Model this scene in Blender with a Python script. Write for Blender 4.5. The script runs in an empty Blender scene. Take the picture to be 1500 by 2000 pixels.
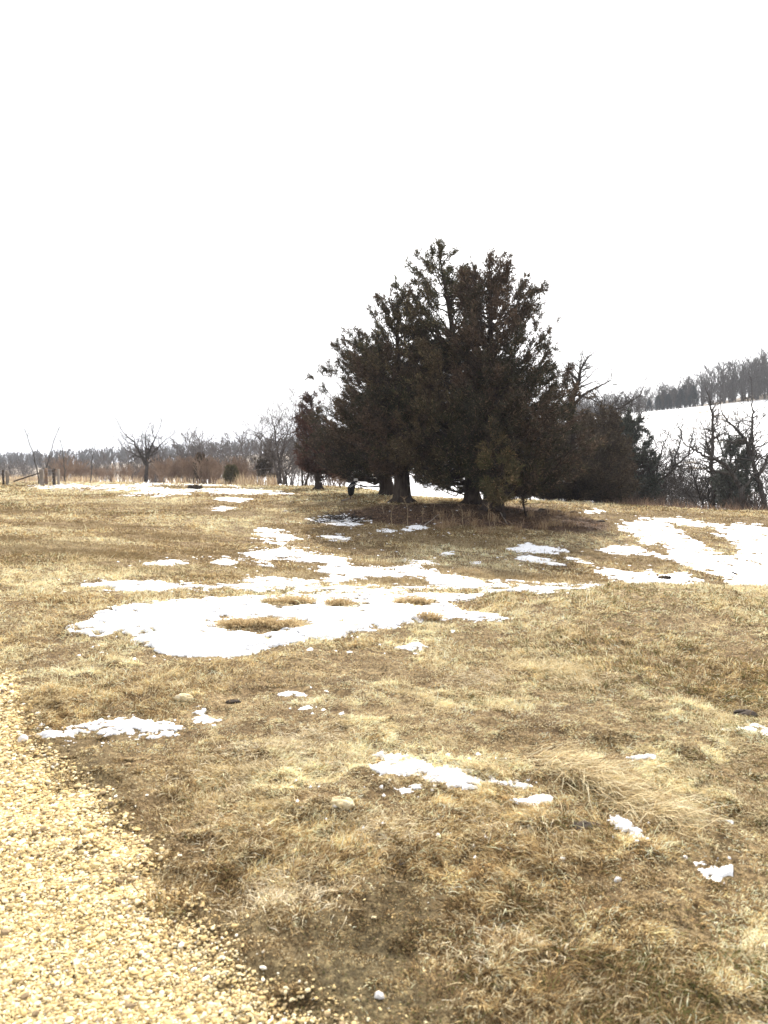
import bpy, math, random
import numpy as np
from mathutils import Vector

# ------------------------------------------------------------------ camera, sky, sun, exposure
scene = bpy.context.scene
EYE = 1.6
PITCH = math.atan(95 / 1500.0)
SUN_EL, SUN_AZ = math.radians(40), math.radians(7)      # azimuth measured from +Y towards +X

cd = bpy.data.cameras.new("camera"); cam = bpy.data.objects.new("camera", cd)
scene.collection.objects.link(cam); scene.camera = cam
cam.location = (0, 0, EYE); cam.rotation_euler = (math.pi / 2 - PITCH, 0, 0)
cd.sensor_fit = 'VERTICAL'; cd.sensor_height = 36; cd.sensor_width = 27; cd.lens = 27
cd.clip_start = 0.05; cd.clip_end = 9000
cd.dof.use_dof = True; cd.dof.focus_distance = 11; cd.dof.aperture_fstop = 3.8

w = bpy.data.worlds.new("World"); scene.world = w; w.use_nodes = True
nt = w.node_tree; nt.nodes.clear()
sky = nt.nodes.new("ShaderNodeTexSky"); sky.sky_type = 'NISHITA'; sky.sun_disc = False
sky.sun_elevation = SUN_EL; sky.sun_rotation = SUN_AZ; sky.dust_density = 6; sky.air_density = 1.4; sky.ozone_density = 1
hs = nt.nodes.new("ShaderNodeHueSaturation"); hs.inputs['Saturation'].default_value = 0.22
mx = nt.nodes.new("ShaderNodeMixRGB"); mx.blend_type = 'MIX'; mx.inputs[0].default_value = 0.6
mx.inputs[2].default_value = (6.6, 6.8, 7.2, 1)          # thin bright cloud over the whole sky
bg = nt.nodes.new("ShaderNodeBackground"); bg.inputs['Strength'].default_value = 0.10
ow = nt.nodes.new("ShaderNodeOutputWorld")
nt.links.new(sky.outputs[0], hs.inputs['Color']); nt.links.new(hs.outputs[0], mx.inputs[1])
nt.links.new(mx.outputs[0], bg.inputs['Color']); nt.links.new(bg.outputs[0], ow.inputs[0])

sl = bpy.data.lights.new("sun", 'SUN'); sl.energy = 4.4; sl.angle = math.radians(1.5); sl.color = (1, .94, .84)
so = bpy.data.objects.new("sun", sl); scene.collection.objects.link(so)
sv = Vector((math.sin(SUN_AZ) * math.cos(SUN_EL), math.cos(SUN_AZ) * math.cos(SUN_EL), math.sin(SUN_EL)))
so.rotation_euler = sv.to_track_quat('Z', 'Y').to_euler(); so.location = (20, 60, 60)

scene.view_settings.view_transform = 'Standard'; scene.view_settings.look = 'None'
scene.view_settings.exposure = 1.08; scene.view_settings.gamma = 1
scene.cycles.max_bounces = 6; scene.cycles.diffuse_bounces = 3; scene.cycles.transparent_max_bounces = 4

# ------------------------------------------------------------------ helpers
RNG = np.random.default_rng(11)
col = scene.collection

def hash2(ix, iy, seed):
    h = (ix.astype(np.int64) * 374761393 + iy.astype(np.int64) * 668265263 + seed * 1442695041) & 0xffffffff
    h = ((h ^ (h >> 13)) * 1274126177) & 0xffffffff
    return ((h ^ (h >> 16)) & 0xffffff) / float(0xffffff)

def vnoise(x, y, seed=0):
    x0 = np.floor(x); y0 = np.floor(y); fx = x - x0; fy = y - y0
    fx = fx * fx * (3 - 2 * fx); fy = fy * fy * (3 - 2 * fy)
    a = hash2(x0, y0, seed); b = hash2(x0 + 1, y0, seed); c = hash2(x0, y0 + 1, seed); d = hash2(x0 + 1, y0 + 1, seed)
    return (a * (1 - fx) + b * fx) * (1 - fy) + (c * (1 - fx) + d * fx) * fy

def fbm(x, y, seed=0, octv=4):
    s = 0; a = .5; t = 0
    for k in range(octv):
        s = s + a * vnoise(x * 2 ** k + 17.3 * k, y * 2 ** k - 9.1 * k, seed + k); t += a; a *= .5
    return s / t

def smooth(a, b, x):
    t = np.clip((x - a) / (b - a), 0, 1); return t * t * (3 - 2 * t)

def tag(o, label=None, cat=None, group=None, kind=None):
    if label: o['label'] = label
    if cat: o['category'] = cat
    if group: o['group'] = group
    if kind: o['kind'] = kind
    return o

def empty(name, loc):
    o = bpy.data.objects.new(name, None); col.objects.link(o); o.location = loc; o.empty_display_size = .2
    return o

def mesh_obj(name, V, faces, mat, parent=None, color=None, attrs=None, smooth_shade=False, origin=None):
    """faces: list of int arrays (n,3) or (n,4)."""
    V = np.asarray(V, dtype=np.float32)
    if origin is not None: V = V - np.asarray(origin, dtype=np.float32)
    me = bpy.data.meshes.new(name)
    me.vertices.add(len(V)); me.vertices.foreach_set('co', V.ravel())
    loops = np.concatenate([np.asarray(f).ravel() for f in faces]).astype(np.int32)
    tot = np.concatenate([np.full(len(f), np.asarray(f).shape[1], dtype=np.int32) for f in faces])
    st = np.concatenate([[0], np.cumsum(tot)[:-1]]).astype(np.int32)
    me.loops.add(len(loops)); me.loops.foreach_set('vertex_index', loops)
    me.polygons.add(len(tot)); me.polygons.foreach_set('loop_start', st)
    try: me.polygons.foreach_set('loop_total', tot)
    except Exception: pass
    me.update(calc_edges=True)
    if color is not None:
        ca = me.color_attributes.new('Col', 'FLOAT_COLOR', 'POINT')
        c4 = np.ones((len(V), 4), dtype=np.float32); c4[:, :3] = color; ca.data.foreach_set('color', c4.ravel())
    for k, a in (attrs or {}).items():
        at = me.attributes.new(k, 'FLOAT', 'POINT'); at.data.foreach_set('value', np.asarray(a, dtype=np.float32))
    me.polygons.foreach_set('use_smooth', np.full(len(tot), smooth_shade, dtype=bool))
    me.materials.append(mat)
    o = bpy.data.objects.new(name, me); col.objects.link(o)
    if origin is not None and parent is None: o.location = origin
    if parent is not None: o.parent = parent
    return o

def tubes(P0, P1, R0, R1, n):
    P0 = np.asarray(P0, float); P1 = np.asarray(P1, float); R0 = np.asarray(R0, float); R1 = np.asarray(R1, float)
    D = P1 - P0; D /= np.linalg.norm(D, axis=1)[:, None] + 1e-9
    ref = np.where(np.abs(D[:, 2:3]) > .9, np.array([[1., 0, 0]]), np.array([[0, 0, 1.]]))
    A = np.cross(D, ref); A /= np.linalg.norm(A, axis=1)[:, None] + 1e-9; B = np.cross(D, A)
    ang = np.arange(n) * 2 * math.pi / n
    ring = A[:, None, :] * np.cos(ang)[None, :, None] + B[:, None, :] * np.sin(ang)[None, :, None]
    V0 = P0[:, None, :] + ring * R0[:, None, None]; V1 = P1[:, None, :] + ring * R1[:, None, None]
    V = np.concatenate([V0, V1], axis=1).reshape(-1, 3)
    i = np.arange(n); j = (i + 1) % n
    q = np.stack([i, j, j + n, i + n], axis=1)
    F = (q[None] + (np.arange(len(P0)) * 2 * n)[:, None, None]).reshape(-1, 4)
    return V, F

def merge(parts):
    Vs, Fs, off = [], [], 0
    for V, F in parts:
        if len(V) == 0: continue
        Vs.append(V); Fs.append(F + off); off += len(V)
    return np.concatenate(Vs), np.concatenate(Fs)

# ------------------------------------------------------------------ materials
def new_mat(name):
    m = bpy.data.materials.new(name); m.use_nodes = True; n = m.node_tree; n.nodes.clear()
    out = n.nodes.new("ShaderNodeOutputMaterial"); return m, n, out

def N(n, t, **kw):
    x = n.nodes.new(t)
    for k, v in kw.items(): setattr(x, k, v)
    return x

def noise(n, scale, detail=4, rough=.6, vec=None, dist=0):
    t = N(n, "ShaderNodeTexNoise"); t.inputs['Scale'].default_value = scale; t.inputs['Detail'].default_value = detail
    t.inputs['Roughness'].default_value = rough; t.inputs['Distortion'].default_value = dist
    if vec is not None: n.links.new(vec, t.inputs['Vector'])
    return t.outputs['Fac']

def ramp(n, fac, stops):
    r = N(n, "ShaderNodeValToRGB"); n.links.new(fac, r.inputs[0]); el = r.color_ramp.elements
    el[0].position, el[0].color = stops[0][0], (*stops[0][1], 1); el[1].position, el[1].color = stops[-1][0], (*stops[-1][1], 1)
    for p, c in stops[1:-1]:
        e = el.new(p); e.color = (*c, 1)
    return r.outputs[0]

def mix(n, fac, a, b, mode='MIX'):
    m = N(n, "ShaderNodeMixRGB", blend_type=mode)
    for i, v in ((0, fac), (1, a), (2, b)):
        if isinstance(v, (int, float)): m.inputs[i].default_value = v
        elif isinstance(v, tuple): m.inputs[i].default_value = (*v, 1)
        else: n.links.new(v, m.inputs[i])
    return m.outputs[0]

def world_pos(n, scale=(1, 1, 1)):
    g = N(n, "ShaderNodeNewGeometry"); mp = N(n, "ShaderNodeMapping"); mp.inputs['Scale'].default_value = scale
    n.links.new(g.outputs['Position'], mp.inputs['Vector']); return mp.outputs[0]

def bump(n, h, strength, dist):
    b = N(n, "ShaderNodeBump"); b.inputs['Strength'].default_value = strength; b.inputs['Distance'].default_value = dist
    n.links.new(h, b.inputs['Height']); return b.outputs[0]

def principled(n, out, colr, rough=.9, normal=None, spec=.2):
    p = N(n, "ShaderNodeBsdfPrincipled"); p.inputs['Roughness'].default_value = rough; p.inputs['Specular IOR Level'].default_value = spec
    if isinstance(colr, tuple): p.inputs['Base Color'].default_value = (*colr, 1)
    else: n.links.new(colr, p.inputs['Base Color'])
    if normal is not None: n.links.new(normal, p.inputs['Normal'])
    n.links.new(p.outputs[0], out.inputs[0]); return p

def mat_vcol(name, transl=.25, rough=.8):
    m, n, out = new_mat(name)
    a = N(n, "ShaderNodeAttribute", attribute_name='Col')
    d = N(n, "ShaderNodeBsdfDiffuse"); t = N(n, "ShaderNodeBsdfTranslucent"); mxs = N(n, "ShaderNodeMixShader")
    mxs.inputs[0].default_value = transl
    n.links.new(a.outputs['Color'], d.inputs[0]); n.links.new(a.outputs['Color'], t.inputs[0])
    n.links.new(d.outputs[0], mxs.inputs[1]); n.links.new(t.outputs[0], mxs.inputs[2]); n.links.new(mxs.outputs[0], out.inputs[0])
    return m

def mat_noise(name, c1, c2, c3, scale, rough=.9, b=.5, bd=.02, stretch=(1, 1, 1), spec=.15):
    m, n, out = new_mat(name); v = world_pos(n, stretch)
    f = noise(n, scale, 6, .65, v); c = ramp(n, f, [(.3, c1), (.5, c2), (.7, c3)])
    principled(n, out, c, rough, bump(n, noise(n, scale * 2, 5, .7, v), b, bd), spec); return m

M_blade = mat_vcol('dry_grass', .3)
M_leaf = mat_vcol('cedar_foliage', .12)
M_bark = mat_noise('cedar_bark', (.022, .016, .012), (.05, .037, .03), (.10, .08, .065), 9, .95, 1, .04, (1, 1, .18))
M_barkg = mat_noise('grey_bark', (.03, .027, .024), (.065, .058, .052), (.12, .11, .10), 7, .95, .8, .03, (1, 1, .25))
M_barkd = mat_noise('dark_bark', (.022, .018, .017), (.045, .038, .034), (.085, .075, .068), 7, .95, .8, .03, (1, 1, .25))
M_twig = mat_noise('russet_twigs', (.13, .085, .062), (.20, .14, .10), (.30, .22, .16), 1.2, .95, .2, .01)
M_twigb = mat_noise('brown_twigs', (.05, .04, .035), (.09, .07, .06), (.15, .12, .10), 1.2, .95, .2, .01)
M_wood = mat_noise('weathered_wood', (.13, .11, .09), (.27, .23, .19), (.42, .37, .31), 12, .9, .8, .01, (1, 1, .12))
M_woodd = mat_noise('dark_wood', (.025, .02, .016), (.06, .045, .035), (.12, .09, .07), 12, .9, .8, .01, (1, 1, .12))
M_pale = mat_noise('pale_grey_bark', (.06, .052, .05), (.105, .092, .086), (.17, .15, .14), 3, .95, .4, .02)
M_straw = mat_noise('straw_stalk', (.20, .14, .09), (.32, .24, .15), (.45, .36, .24), 6, .9, .2, .005)
M_wire = mat_noise('galvanised_wire', (.12, .11, .10), (.2, .19, .18), (.3, .29, .28), 20, .5, .1, .002, spec=.5)
M_rock = mat_noise('pale_rock', (.45, .36, .2), (.6, .5, .31), (.74, .66, .5), 14, .9, .7, .01)
M_rockd = mat_noise('dark_log', (.012, .010, .008), (.035, .028, .022), (.09, .07, .055), 10, .95, .9, .02)
M_black = mat_noise('black_fabric', (.004, .004, .005), (.008, .008, .010), (.016, .016, .019), 8, .75, .4, .02)
M_grey = mat_noise('grey_fabric', (.35, .33, .31), (.45, .43, .41), (.55, .53, .5), 30, .8, .3, .01)
M_white = mat_noise('white_trim', (.6, .58, .55), (.72, .70, .68), (.8, .8, .78), 30, .7, .1, .002)
M_stone = mat_vcol('limestone_gravel', 0)

def make_snow_mat():
    m, n, out = new_mat('snow'); v = world_pos(n)
    f = noise(n, 6, 5, .6, v); c = ramp(n, f, [(.25, (.80, .80, .82)), (.6, (.90, .90, .91))])
    dirt = noise(n, 30, 4, .7, v); c = mix(n, ramp(n, dirt, [(.70, (0, 0, 0)), (.80, (1, 1, 1))]), c, (.45, .37, .26))
    p = principled(n, out, c, .65, bump(n, noise(n, 14, 5, .6, v), .35, .03), .3)
    return m
M_snow = make_snow_mat()

def make_ground_mat():
    m, n, out = new_mat('field_ground'); v = world_pos(n)
    big = noise(n, .22, 5, .65, v); mid = noise(n, 1.6, 6, .7, v, .4); fine = noise(n, 28, 5, .75, v)
    vs = world_pos(n, (.35, 1.4, 1)); streak = noise(n, 2.2, 6, .7, vs, .5)
    base = ramp(n, mid, [(.30, (.11, .07, .038)), (.45, (.24, .165, .085)), (.58, (.38, .28, .15)), (.75, (.52, .41, .24))])
    base = mix(n, ramp(n, streak, [(.45, (0, 0, 0)), (.62, (.6, .6, .6))]), base, (.20, .135, .07))
    base = mix(n, ramp(n, big, [(.42, (0, 0, 0)), (.62, (.4, .4, .4))]), base, (.22, .17, .08))
    base = mix(n, ramp(n, fine, [(.40, (.85, .85, .85)), (.62, (0, 0, 0))]), base, (.05, .032, .018), 'MIX')
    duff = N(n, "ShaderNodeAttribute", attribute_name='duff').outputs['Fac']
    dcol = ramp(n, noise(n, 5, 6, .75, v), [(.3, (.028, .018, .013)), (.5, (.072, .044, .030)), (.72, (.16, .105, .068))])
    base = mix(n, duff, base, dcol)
    soil = N(n, "ShaderNodeAttribute", attribute_name='soil').outputs['Fac']
    scol = ramp(n, noise(n, 26, 8, .8, v), [(.35, (.030, .023, .013)), (.52, (.10, .078, .042)), (.66, (.30, .235, .125))])
    base = mix(n, soil, base, scol)
    grav = N(n, "ShaderNodeAttribute", attribute_name='gravel').outputs['Fac']
    gcol = ramp(n, noise(n, 60, 4, .8, v), [(.35, (.16, .11, .06)), (.5, (.36, .26, .13)), (.7, (.60, .46, .25))])
    base = mix(n, grav, base, gcol)
    fs = N(n, "ShaderNodeAttribute", attribute_name='farsnow').outputs['Fac']
    sn = noise(n, .2, 8, .74, world_pos(n, (.4, 1.3, 1.3)), .5)
    snm = ramp(n, sn, [(.57, (1, 1, 1)), (.61, (0, 0, 0))])
    mfac = mix(n, 1.0, fs, snm, 'MULTIPLY')
    base = mix(n, mfac, base, (.86, .86, .88))
    principled(n, out, base, .95, bump(n, fine, .7, .03), .1)
    return m
M_ground = make_ground_mat()

# ------------------------------------------------------------------ terrain
UC = np.array([-500, 0, 300, 600, 850, 1100, 1300, 1500, 2000], float)
YR = [.5, 6, 8, 9.6, 11, 13, 17, 22, 26, 29, 32, 36, 45, 55, 65, 85, 120, 160, 220, 280, 480, 1000, 4000]
ZT = [
 [0]*9,
 [0]*9,
 [0, 0, -.02, -.05, -.05, 0, 0, 0, 0],
 [0, 0, -.04, -.10, -.08, 0, .0, .0, .05],
 [0, 0, -.08, -.2, -.25, -.15, -.18, -.2, -.15],
 [0, -.05, -.15, -.42, -.50, -.65, -.8, -.9, -.9],
 [0, -.10, -.30, -.60, -.70, -.9, -1.05, -1.15, -1.15],
 [0, -.10, -.30, -.58, -.72, -.85, -.95, -1.05, -1.05],
 [0, -.05, -.20, -.35, -.40, -.50, -.65, -.75, -.8],
 [0, 0, -.10, -.10, .02, -.15, -.45, -.5, -.6],
 [.05, .05, 0, .03, .06, 0, -.3, -.45, -.55],
 [.10, .10, .10, .08, -.02, -.14, -.5, -.7, -.8],
 [.10, .15, .15, .10, -.55, -1.3, -2.2, -2.6, -2.8],
 [.10, .20, .15, -.05, -1.4, -2.9, -4, -4.5, -5],
 [0, .10, 0, -.5, -1.9, -4, -5, -5.8, -6],
 [-1, -.8, -.8, -1.1, -2.2, -4.5, -5, -5.5, -5],
 [-2, -1.5, -1.5, -1.5, -2.2, -1, .5, .5, 2],
 [-2.5, -2, -2, -1, -1, 5, 8, 9, 11],
 [-3, -2, -2, 1, 6, 14, 17, 19.3, 23],
 [-3, -2, -1, 3, 10, 18, 20, 28, 34],
 [-3, -1.6, 3.2, 9.6, 14, 20, 22, 29, 33],
 [0, 0, 3, 8, 12, 15, 15, 15, 15],
 [0]*9]
ZT = np.array(ZT, float)
_c = ZT[:, 3] * .56 + ZT[:, 4] * .44                      # extra column: the grass shelf behind the cedars
for _y, _z in ((36, .10), (45, .12), (55, .0), (65, -.6)): _c[YR.index(_y)] = _z
ZT = np.insert(ZT, 4, _c, axis=1); UC = np.insert(UC, 4, 710.)
FU = np.linspace(-500, 2000, 251); FL = np.linspace(math.log(.5), math.log(4000), 900)
_tmp = np.array([np.interp(FU, UC, r) for r in ZT])
ZF = np.array([np.interp(FL, np.log(YR), _tmp[:, j]) for j in range(len(FU))]).T
def box(a, k, ax):
    ker = np.ones(k) / k; pad = [(0, 0), (0, 0)]; pad[ax] = (k // 2, k // 2)
    return np.apply_along_axis(lambda r: np.convolve(r, ker, 'valid'), ax, np.pad(a, pad, mode='edge'))
for _ in range(2): ZF = box(box(ZF, 7, 0), 13, 1)

def terrain_base(x, y):
    r = np.hypot(x, y) + 1e-6; th = np.arctan2(x, y); tc = np.clip(th, -1.02, 1.02)
    Y = r * np.cos(tc); u = 750 + 1500 * np.tan(tc)
    fu = np.clip((u + 500) / 10.0, 0, 249.999); fl = np.clip((np.log(np.maximum(Y, .5)) - FL[0]) / (FL[1] - FL[0]), 0, 898.999)
    i = fl.astype(int); j = fu.astype(int); a = fl - i; b = fu - j
    return (ZF[i, j] * (1 - b) + ZF[i, j + 1] * b) * (1 - a) + (ZF[i + 1, j] * (1 - b) + ZF[i + 1, j + 1] * b) * a

def terrain(x, y):
    x = np.asarray(x, float); y = np.asarray(y, float); r = np.hypot(x, y)
    z = terrain_base(x, y)
    z = z + .075 * (fbm(x * .8, y * .8, 3, 2) - .5)
    off = smooth(-.6, .3, (x * .8 + y * .62) - .9) # the drive is flatter than the field
    z = z + (.03 + .055 * off) * (fbm(x * 3.1, y * 3.1, 5, 3) - .5) * (1 - smooth(12, 26, r))
    z = z + .045 * off * np.maximum(fbm(x * 7.5, y * 7.5, 15, 2) - .52, 0) * 2 * (1 - smooth(7, 12, r))
    z = z + .4 * (fbm(x * .05, y * .05, 8, 3) - .5) * smooth(70, 160, r)
    return z

CP, SP = math.cos(PITCH), math.sin(PITCH)
def project(x, y, z):
    dz = z - EYE; f = y * CP - dz * SP; up = dz * CP + y * SP
    return 750 + 1500 * x / f, 1000 - 1500 * up / f

YS = np.exp(np.linspace(math.log(1.6), math.log(400), 4000))
def hit(u, v):
    """first point of the ground seen in direction (u, v) of the photograph"""
    a = (u - 750) / 1500.0
    X = a * YS; uu, vv = project(X, YS, terrain(X, YS))
    k = int(np.argmax(vv <= v)) if (vv <= v).any() else int(np.argmin(vv))
    return np.array([X[k], YS[k], float(terrain(X[k], YS[k]))])

def at(u, Y):
    x = (u - 750) / 1500.0 * Y
    return np.array([x, Y, float(terrain(x, Y))])

# gravel drive: edge line in metres (x, y), everything on its left is gravel
EDGE = np.array([(-14, 21), (-5.0, 8.6), (-3.6, 6.7), (-2.80, 5.5), (-2.08, 4.25), (-1.45, 3.55), (-1.12, 3.05), (-.76, 2.68), (-.42, 2.24), (.12, 1.5), (2.6, -1.4), (9, -9)], float)
def poly_sd(px, py, P):
    """signed distance, positive inside"""
    d = np.full(px.shape, 1e18); ins = np.zeros(px.shape, bool); n = len(P)
    for i in range(n):
        ax, ay = P[i]; bx, by = P[(i + 1) % n]
        ex, ey = bx - ax, by - ay; wx, wy = px - ax, py - ay
        t = np.clip((wx * ex + wy * ey) / (ex * ex + ey * ey + 1e-12), 0, 1)
        d = np.minimum(d, (wx - ex * t) ** 2 + (wy - ey * t) ** 2)
        c = ((ay > py) != (by > py)) & (px < (bx - ax) * (py - ay) / (by - ay + 1e-12) + ax)
        ins ^= c
    return np.sqrt(d) * np.where(ins, 1, -1)
GP = np.vstack([EDGE, [(-30, -9), (-30, 21)]])
def gravel_sd(x, y):
    return poly_sd(x, y, GP) + .30 * (fbm(x * 2.6, y * 2.6, 31, 4) - .5)

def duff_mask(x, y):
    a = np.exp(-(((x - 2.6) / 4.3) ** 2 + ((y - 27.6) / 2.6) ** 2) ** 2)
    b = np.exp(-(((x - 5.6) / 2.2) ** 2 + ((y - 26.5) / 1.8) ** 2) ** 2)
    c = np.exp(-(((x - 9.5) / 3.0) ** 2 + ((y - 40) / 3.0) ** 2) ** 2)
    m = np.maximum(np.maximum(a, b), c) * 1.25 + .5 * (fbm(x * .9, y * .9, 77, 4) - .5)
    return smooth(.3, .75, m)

def soil_mask(x, y):
    # worn muddy margin beside the drive
    s = gravel_sd(x, y)
    m = smooth(-2.0, -.1, s) * .5 + (fbm(x * 1.1, y * 1.1, 41, 4) - .5) * 1.5
    return smooth(.42, .85, m) * (np.hypot(x, y) < 14)

def build_ground():
    th = np.concatenate([np.linspace(-math.pi, -.62, 70, endpoint=False), np.linspace(-.62, .62, 620), np.linspace(.62, math.pi, 71)[1:]])
    r = np.exp(np.arange(math.log(.25), math.log(4500), .0125))
    T, Rr = np.meshgrid(th, r); X = Rr * np.sin(T); Y = Rr * np.cos(T); Z = terrain(X, Y)
    nr, nth = X.shape
    V = np.stack([X.ravel(), Y.ravel(), Z.ravel()], 1)
    i, j = np.meshgrid(np.arange(nr - 1), np.arange(nth - 1), indexing='ij')
    a = (i * nth + j).ravel(); F = np.stack([a, a + 1, a + nth + 1, a + nth], 1)[:, ::-1]
    V = np.vstack([V, [[0, 0, float(terrain(0., 0.))]]]); c = len(V) - 1
    jj = np.arange(nth - 1); T3 = np.stack([np.full(nth - 1, c), jj, jj + 1], 1)[:, ::-1]
    x, y = V[:, 0], V[:, 1]; rr = np.hypot(x, y); u = 750 + 1500 * x / np.maximum(y, 1)
    u = np.clip(u, -600, 2200)
    fs = smooth(60, 64, rr)
    woods = np.maximum(smooth(224, 232, y) * (u > 900), smooth(150, 200, rr) * (u < 900))
    fs = fs * (1 - .85 * woods)
    gr = smooth(-.22, .22, gravel_sd(x, y)) * (rr < 40)
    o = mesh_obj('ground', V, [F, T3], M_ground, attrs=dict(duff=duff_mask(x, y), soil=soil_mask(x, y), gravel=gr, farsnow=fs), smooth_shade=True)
    tag(o, 'rolling field of dead winter grass with melting snow', 'ground', kind='structure')
build_ground()

# ------------------------------------------------------------------ snow patches (outlines in photo coordinates, laid onto the ground)
SN = {}
def snow(key, pts, holes=(), ymin=0, ymax=90, amp=9, thick=.035, label=None, name='snow_patch'):
    SN[key] = dict(p=np.array(pts, float), h=[np.array(h, float) for h in holes], y0=ymin, y1=ymax, amp=amp, t=thick, label=label)

snow('hollow', [(118,1228),(165,1215),(200,1190),(260,1177),(380,1170),(520,1163),(640,1159),(760,1158),(860,1160),(940,1161),(930,1172),(880,1176),(905,1190),(960,1200),(1008,1210),(960,1215),(900,1208),(840,1212),(790,1222),(720,1234),(640,1250),(560,1262),(500,1277),(450,1285),(390,1285),(340,1280),(300,1264),(255,1256),(262,1242),(230,1236),(180,1246),(150,1234)],
     [[(415,1213),(460,1208),(520,1207),(585,1211),(600,1218),(560,1230),(510,1242),(490,1236),(450,1233),(425,1223)],[(510,1178),(560,1169),(622,1173),(600,1181),(540,1184)],[(642,1183),(668,1169),(708,1181),(690,1187)],[(770,1179),(800,1172),(842,1178),(820,1184)]],
     ymax=11.2, label='largest snow sheet in the hollow with a straw island in it')
snow('strip', [(165,1143),(200,1136),(260,1140),(350,1143),(440,1146),(490,1140),(482,1133),(520,1130),(610,1132),(640,1125),(600,1118),(622,1108),(640,1103),(600,1097),(560,1092),(530,1102),(500,1095),(483,1085),(510,1072),(550,1066),(600,1078),(640,1085),(665,1090),(680,1105),(720,1110),(760,1112),(790,1108),(800,1097),(830,1095),(840,1112),(880,1122),(930,1130),(960,1140),(1000,1143),(1100,1149),(1190,1147),(1110,1158),(960,1154),(850,1152),(700,1153),(600,1151),(500,1154),(400,1152),(300,1151),(200,1148)],
     [[(630,1141),(680,1136),(730,1130),(790,1127),(830,1129),(850,1143),(760,1148),(690,1146)]], ymin=9.5, amp=20, label='long branching snow streak running across the slope above the hollow')
snow('thin', [(600,1157),(680,1153),(748,1154),(700,1160),(621,1161)], ymin=8, amp=4, label='sliver of snow between the branching streak and the hollow sheet')
snow('upper', [(497,1034),(540,1029),(565,1036),(572,1044),(590,1050),(575,1056),(560,1062),(522,1056),(505,1046)], amp=20, label='ragged snow patch on the mid slope above the branching streak')
snow('bar', [(625,1046),(665,1044),(678,1054),(650,1057)], amp=9, label='small thin snow bar on the slope below the brush pile')
snow('pile', [(592,1017),(620,1008),(662,1007),(692,1011),(715,1018),(670,1027),(640,1027),(610,1022)], amp=20, label='broken snow patch around the dark brush pile near the cedars')
snow('mounda', [(740,1036),(758,1032),(775,1038),(752,1041)], amp=6, label='tiny snow spot at the foot of the cedar mound')
snow('moundb', [(786,1034),(812,1025),(838,1031),(806,1040)], amp=9, label='small ragged snow patch on the face of the cedar mound')
snow('lefta', [(282,1102),(320,1094),(350,1093),(372,1101),(340,1107),(300,1106)], amp=10, label='narrow snow patch alone on the slope above the long streak')
snow('leftb', [(413,1099),(440,1085),(466,1097),(455,1105),(430,1103)], amp=10, label='small triangular snow patch beside the narrow one on the slope')
snow('topc', [(403,991),(430,987),(464,991),(430,997)], amp=6, label='thin short snow dash below the snow band by the log')
snow('topb', [(418,973),(450,969),(492,974),(470,981),(438,980)], amp=6, label='oval snow patch just below the snow band by the log')
snow('topl', [(30,951),(120,944),(260,947),(300,938),(400,937),(450,941),(500,935),(548,935),(568,944),(480,947),(430,950),(500,955),(592,966),(500,967),(400,963),(300,967),(225,969),(268,958),(200,956),(110,956)],
     [[(300,949),(360,948),(440,950),(500,953),(400,955),(330,954)]], amp=8, ymax=64, label='long snow band along the brushy field edge')
snow('rightfield', [(1208,1022),(1270,1012),(1330,1011),(1390,1025),(1450,1022),(1500,1030),(1620,1040),(1640,1180),(1500,1180),(1425,1160),(1410,1125),(1350,1112),(1300,1092),(1230,1085),(1162,1078),(1200,1065),(1250,1063),(1232,1045)],
     [[(1318,1026),(1380,1030),(1420,1052),(1446,1075),(1440,1092),(1400,1081),(1352,1054)],[(1246,1067),(1290,1065),(1310,1078),(1298,1084)]], ymin=12.5, ymax=36, amp=12, label='broad snowfield on the sloping hillside with a grassy tongue in it')
snow('rightlow', [(1155,1103),(1200,1114),(1240,1120),(1270,1113),(1300,1121),(1340,1118),(1372,1132),(1352,1141),(1290,1141),(1230,1144),(1190,1136),(1165,1122)], ymin=12.5, amp=12, label='snow patch holding a dark log at the bottom of the gully')
snow('midr', [(992,1071),(1030,1062),(1060,1068),(1102,1078),(1060,1083),(1010,1080)], ymin=12.5, amp=9, label='pointed snow patch on the slope in front of the mound shadow')
snow('midr2', [(1008,1086),(1040,1087),(1102,1103),(1060,1106),(1025,1096)], ymin=12.5, amp=8, label='slim snow strip right under the pointed patch')
snow('midr3', [(1108,1089),(1130,1091),(1156,1101),(1130,1100)], ymin=12.5, amp=5, label='short snow dash leading into the gully patch')
snow('ridge', [(1135,997),(1160,993),(1186,999),(1150,1003)], amp=4, label='small snow patch alone near the crest right of the cedars')
snow('near1', [(50,1440),(100,1421),(150,1419),(200,1405),(260,1398),(300,1405),(330,1415),(357,1422),(350,1436),(322,1430),(296,1436),(262,1446),(240,1440),(222,1449),(190,1452),(170,1436),(152,1440),(130,1456),(118,1444)],
     [[(178,1441),(200,1436),(212,1444),(192,1449)]], amp=10, label='jagged snow patch beside the gravel drive')
snow('near2', [(370,1403),(388,1378),(411,1380),(406,1395),(424,1402),(450,1398),(422,1411),(395,1415)], amp=7, label='small hooked snow patch next to the jagged one near the drive')
snow('near3', [(530,1358),(570,1346),(607,1352),(600,1361),(560,1359)], amp=5, label='small flat snow lens in the grass below the hollow')
snow('near4', [(584,1386),(594,1370),(622,1379),(602,1388)], amp=6, label='snow crumb just below the small flat lens')
snow('near5', [(728,1498),(745,1474),(790,1478),(850,1494),(920,1500),(962,1518),(1072,1536),(1060,1544),(980,1536),(900,1541),(860,1530),(812,1520),(772,1511),(745,1516)], amp=10, label='long snow tongue in the near grass beside the fallen straw tuft')
snow('near6', [(772,1541),(800,1536),(824,1530),(830,1544),(806,1549),(790,1549)], amp=6, label='snow scrap tucked under the long snow tongue')
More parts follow.
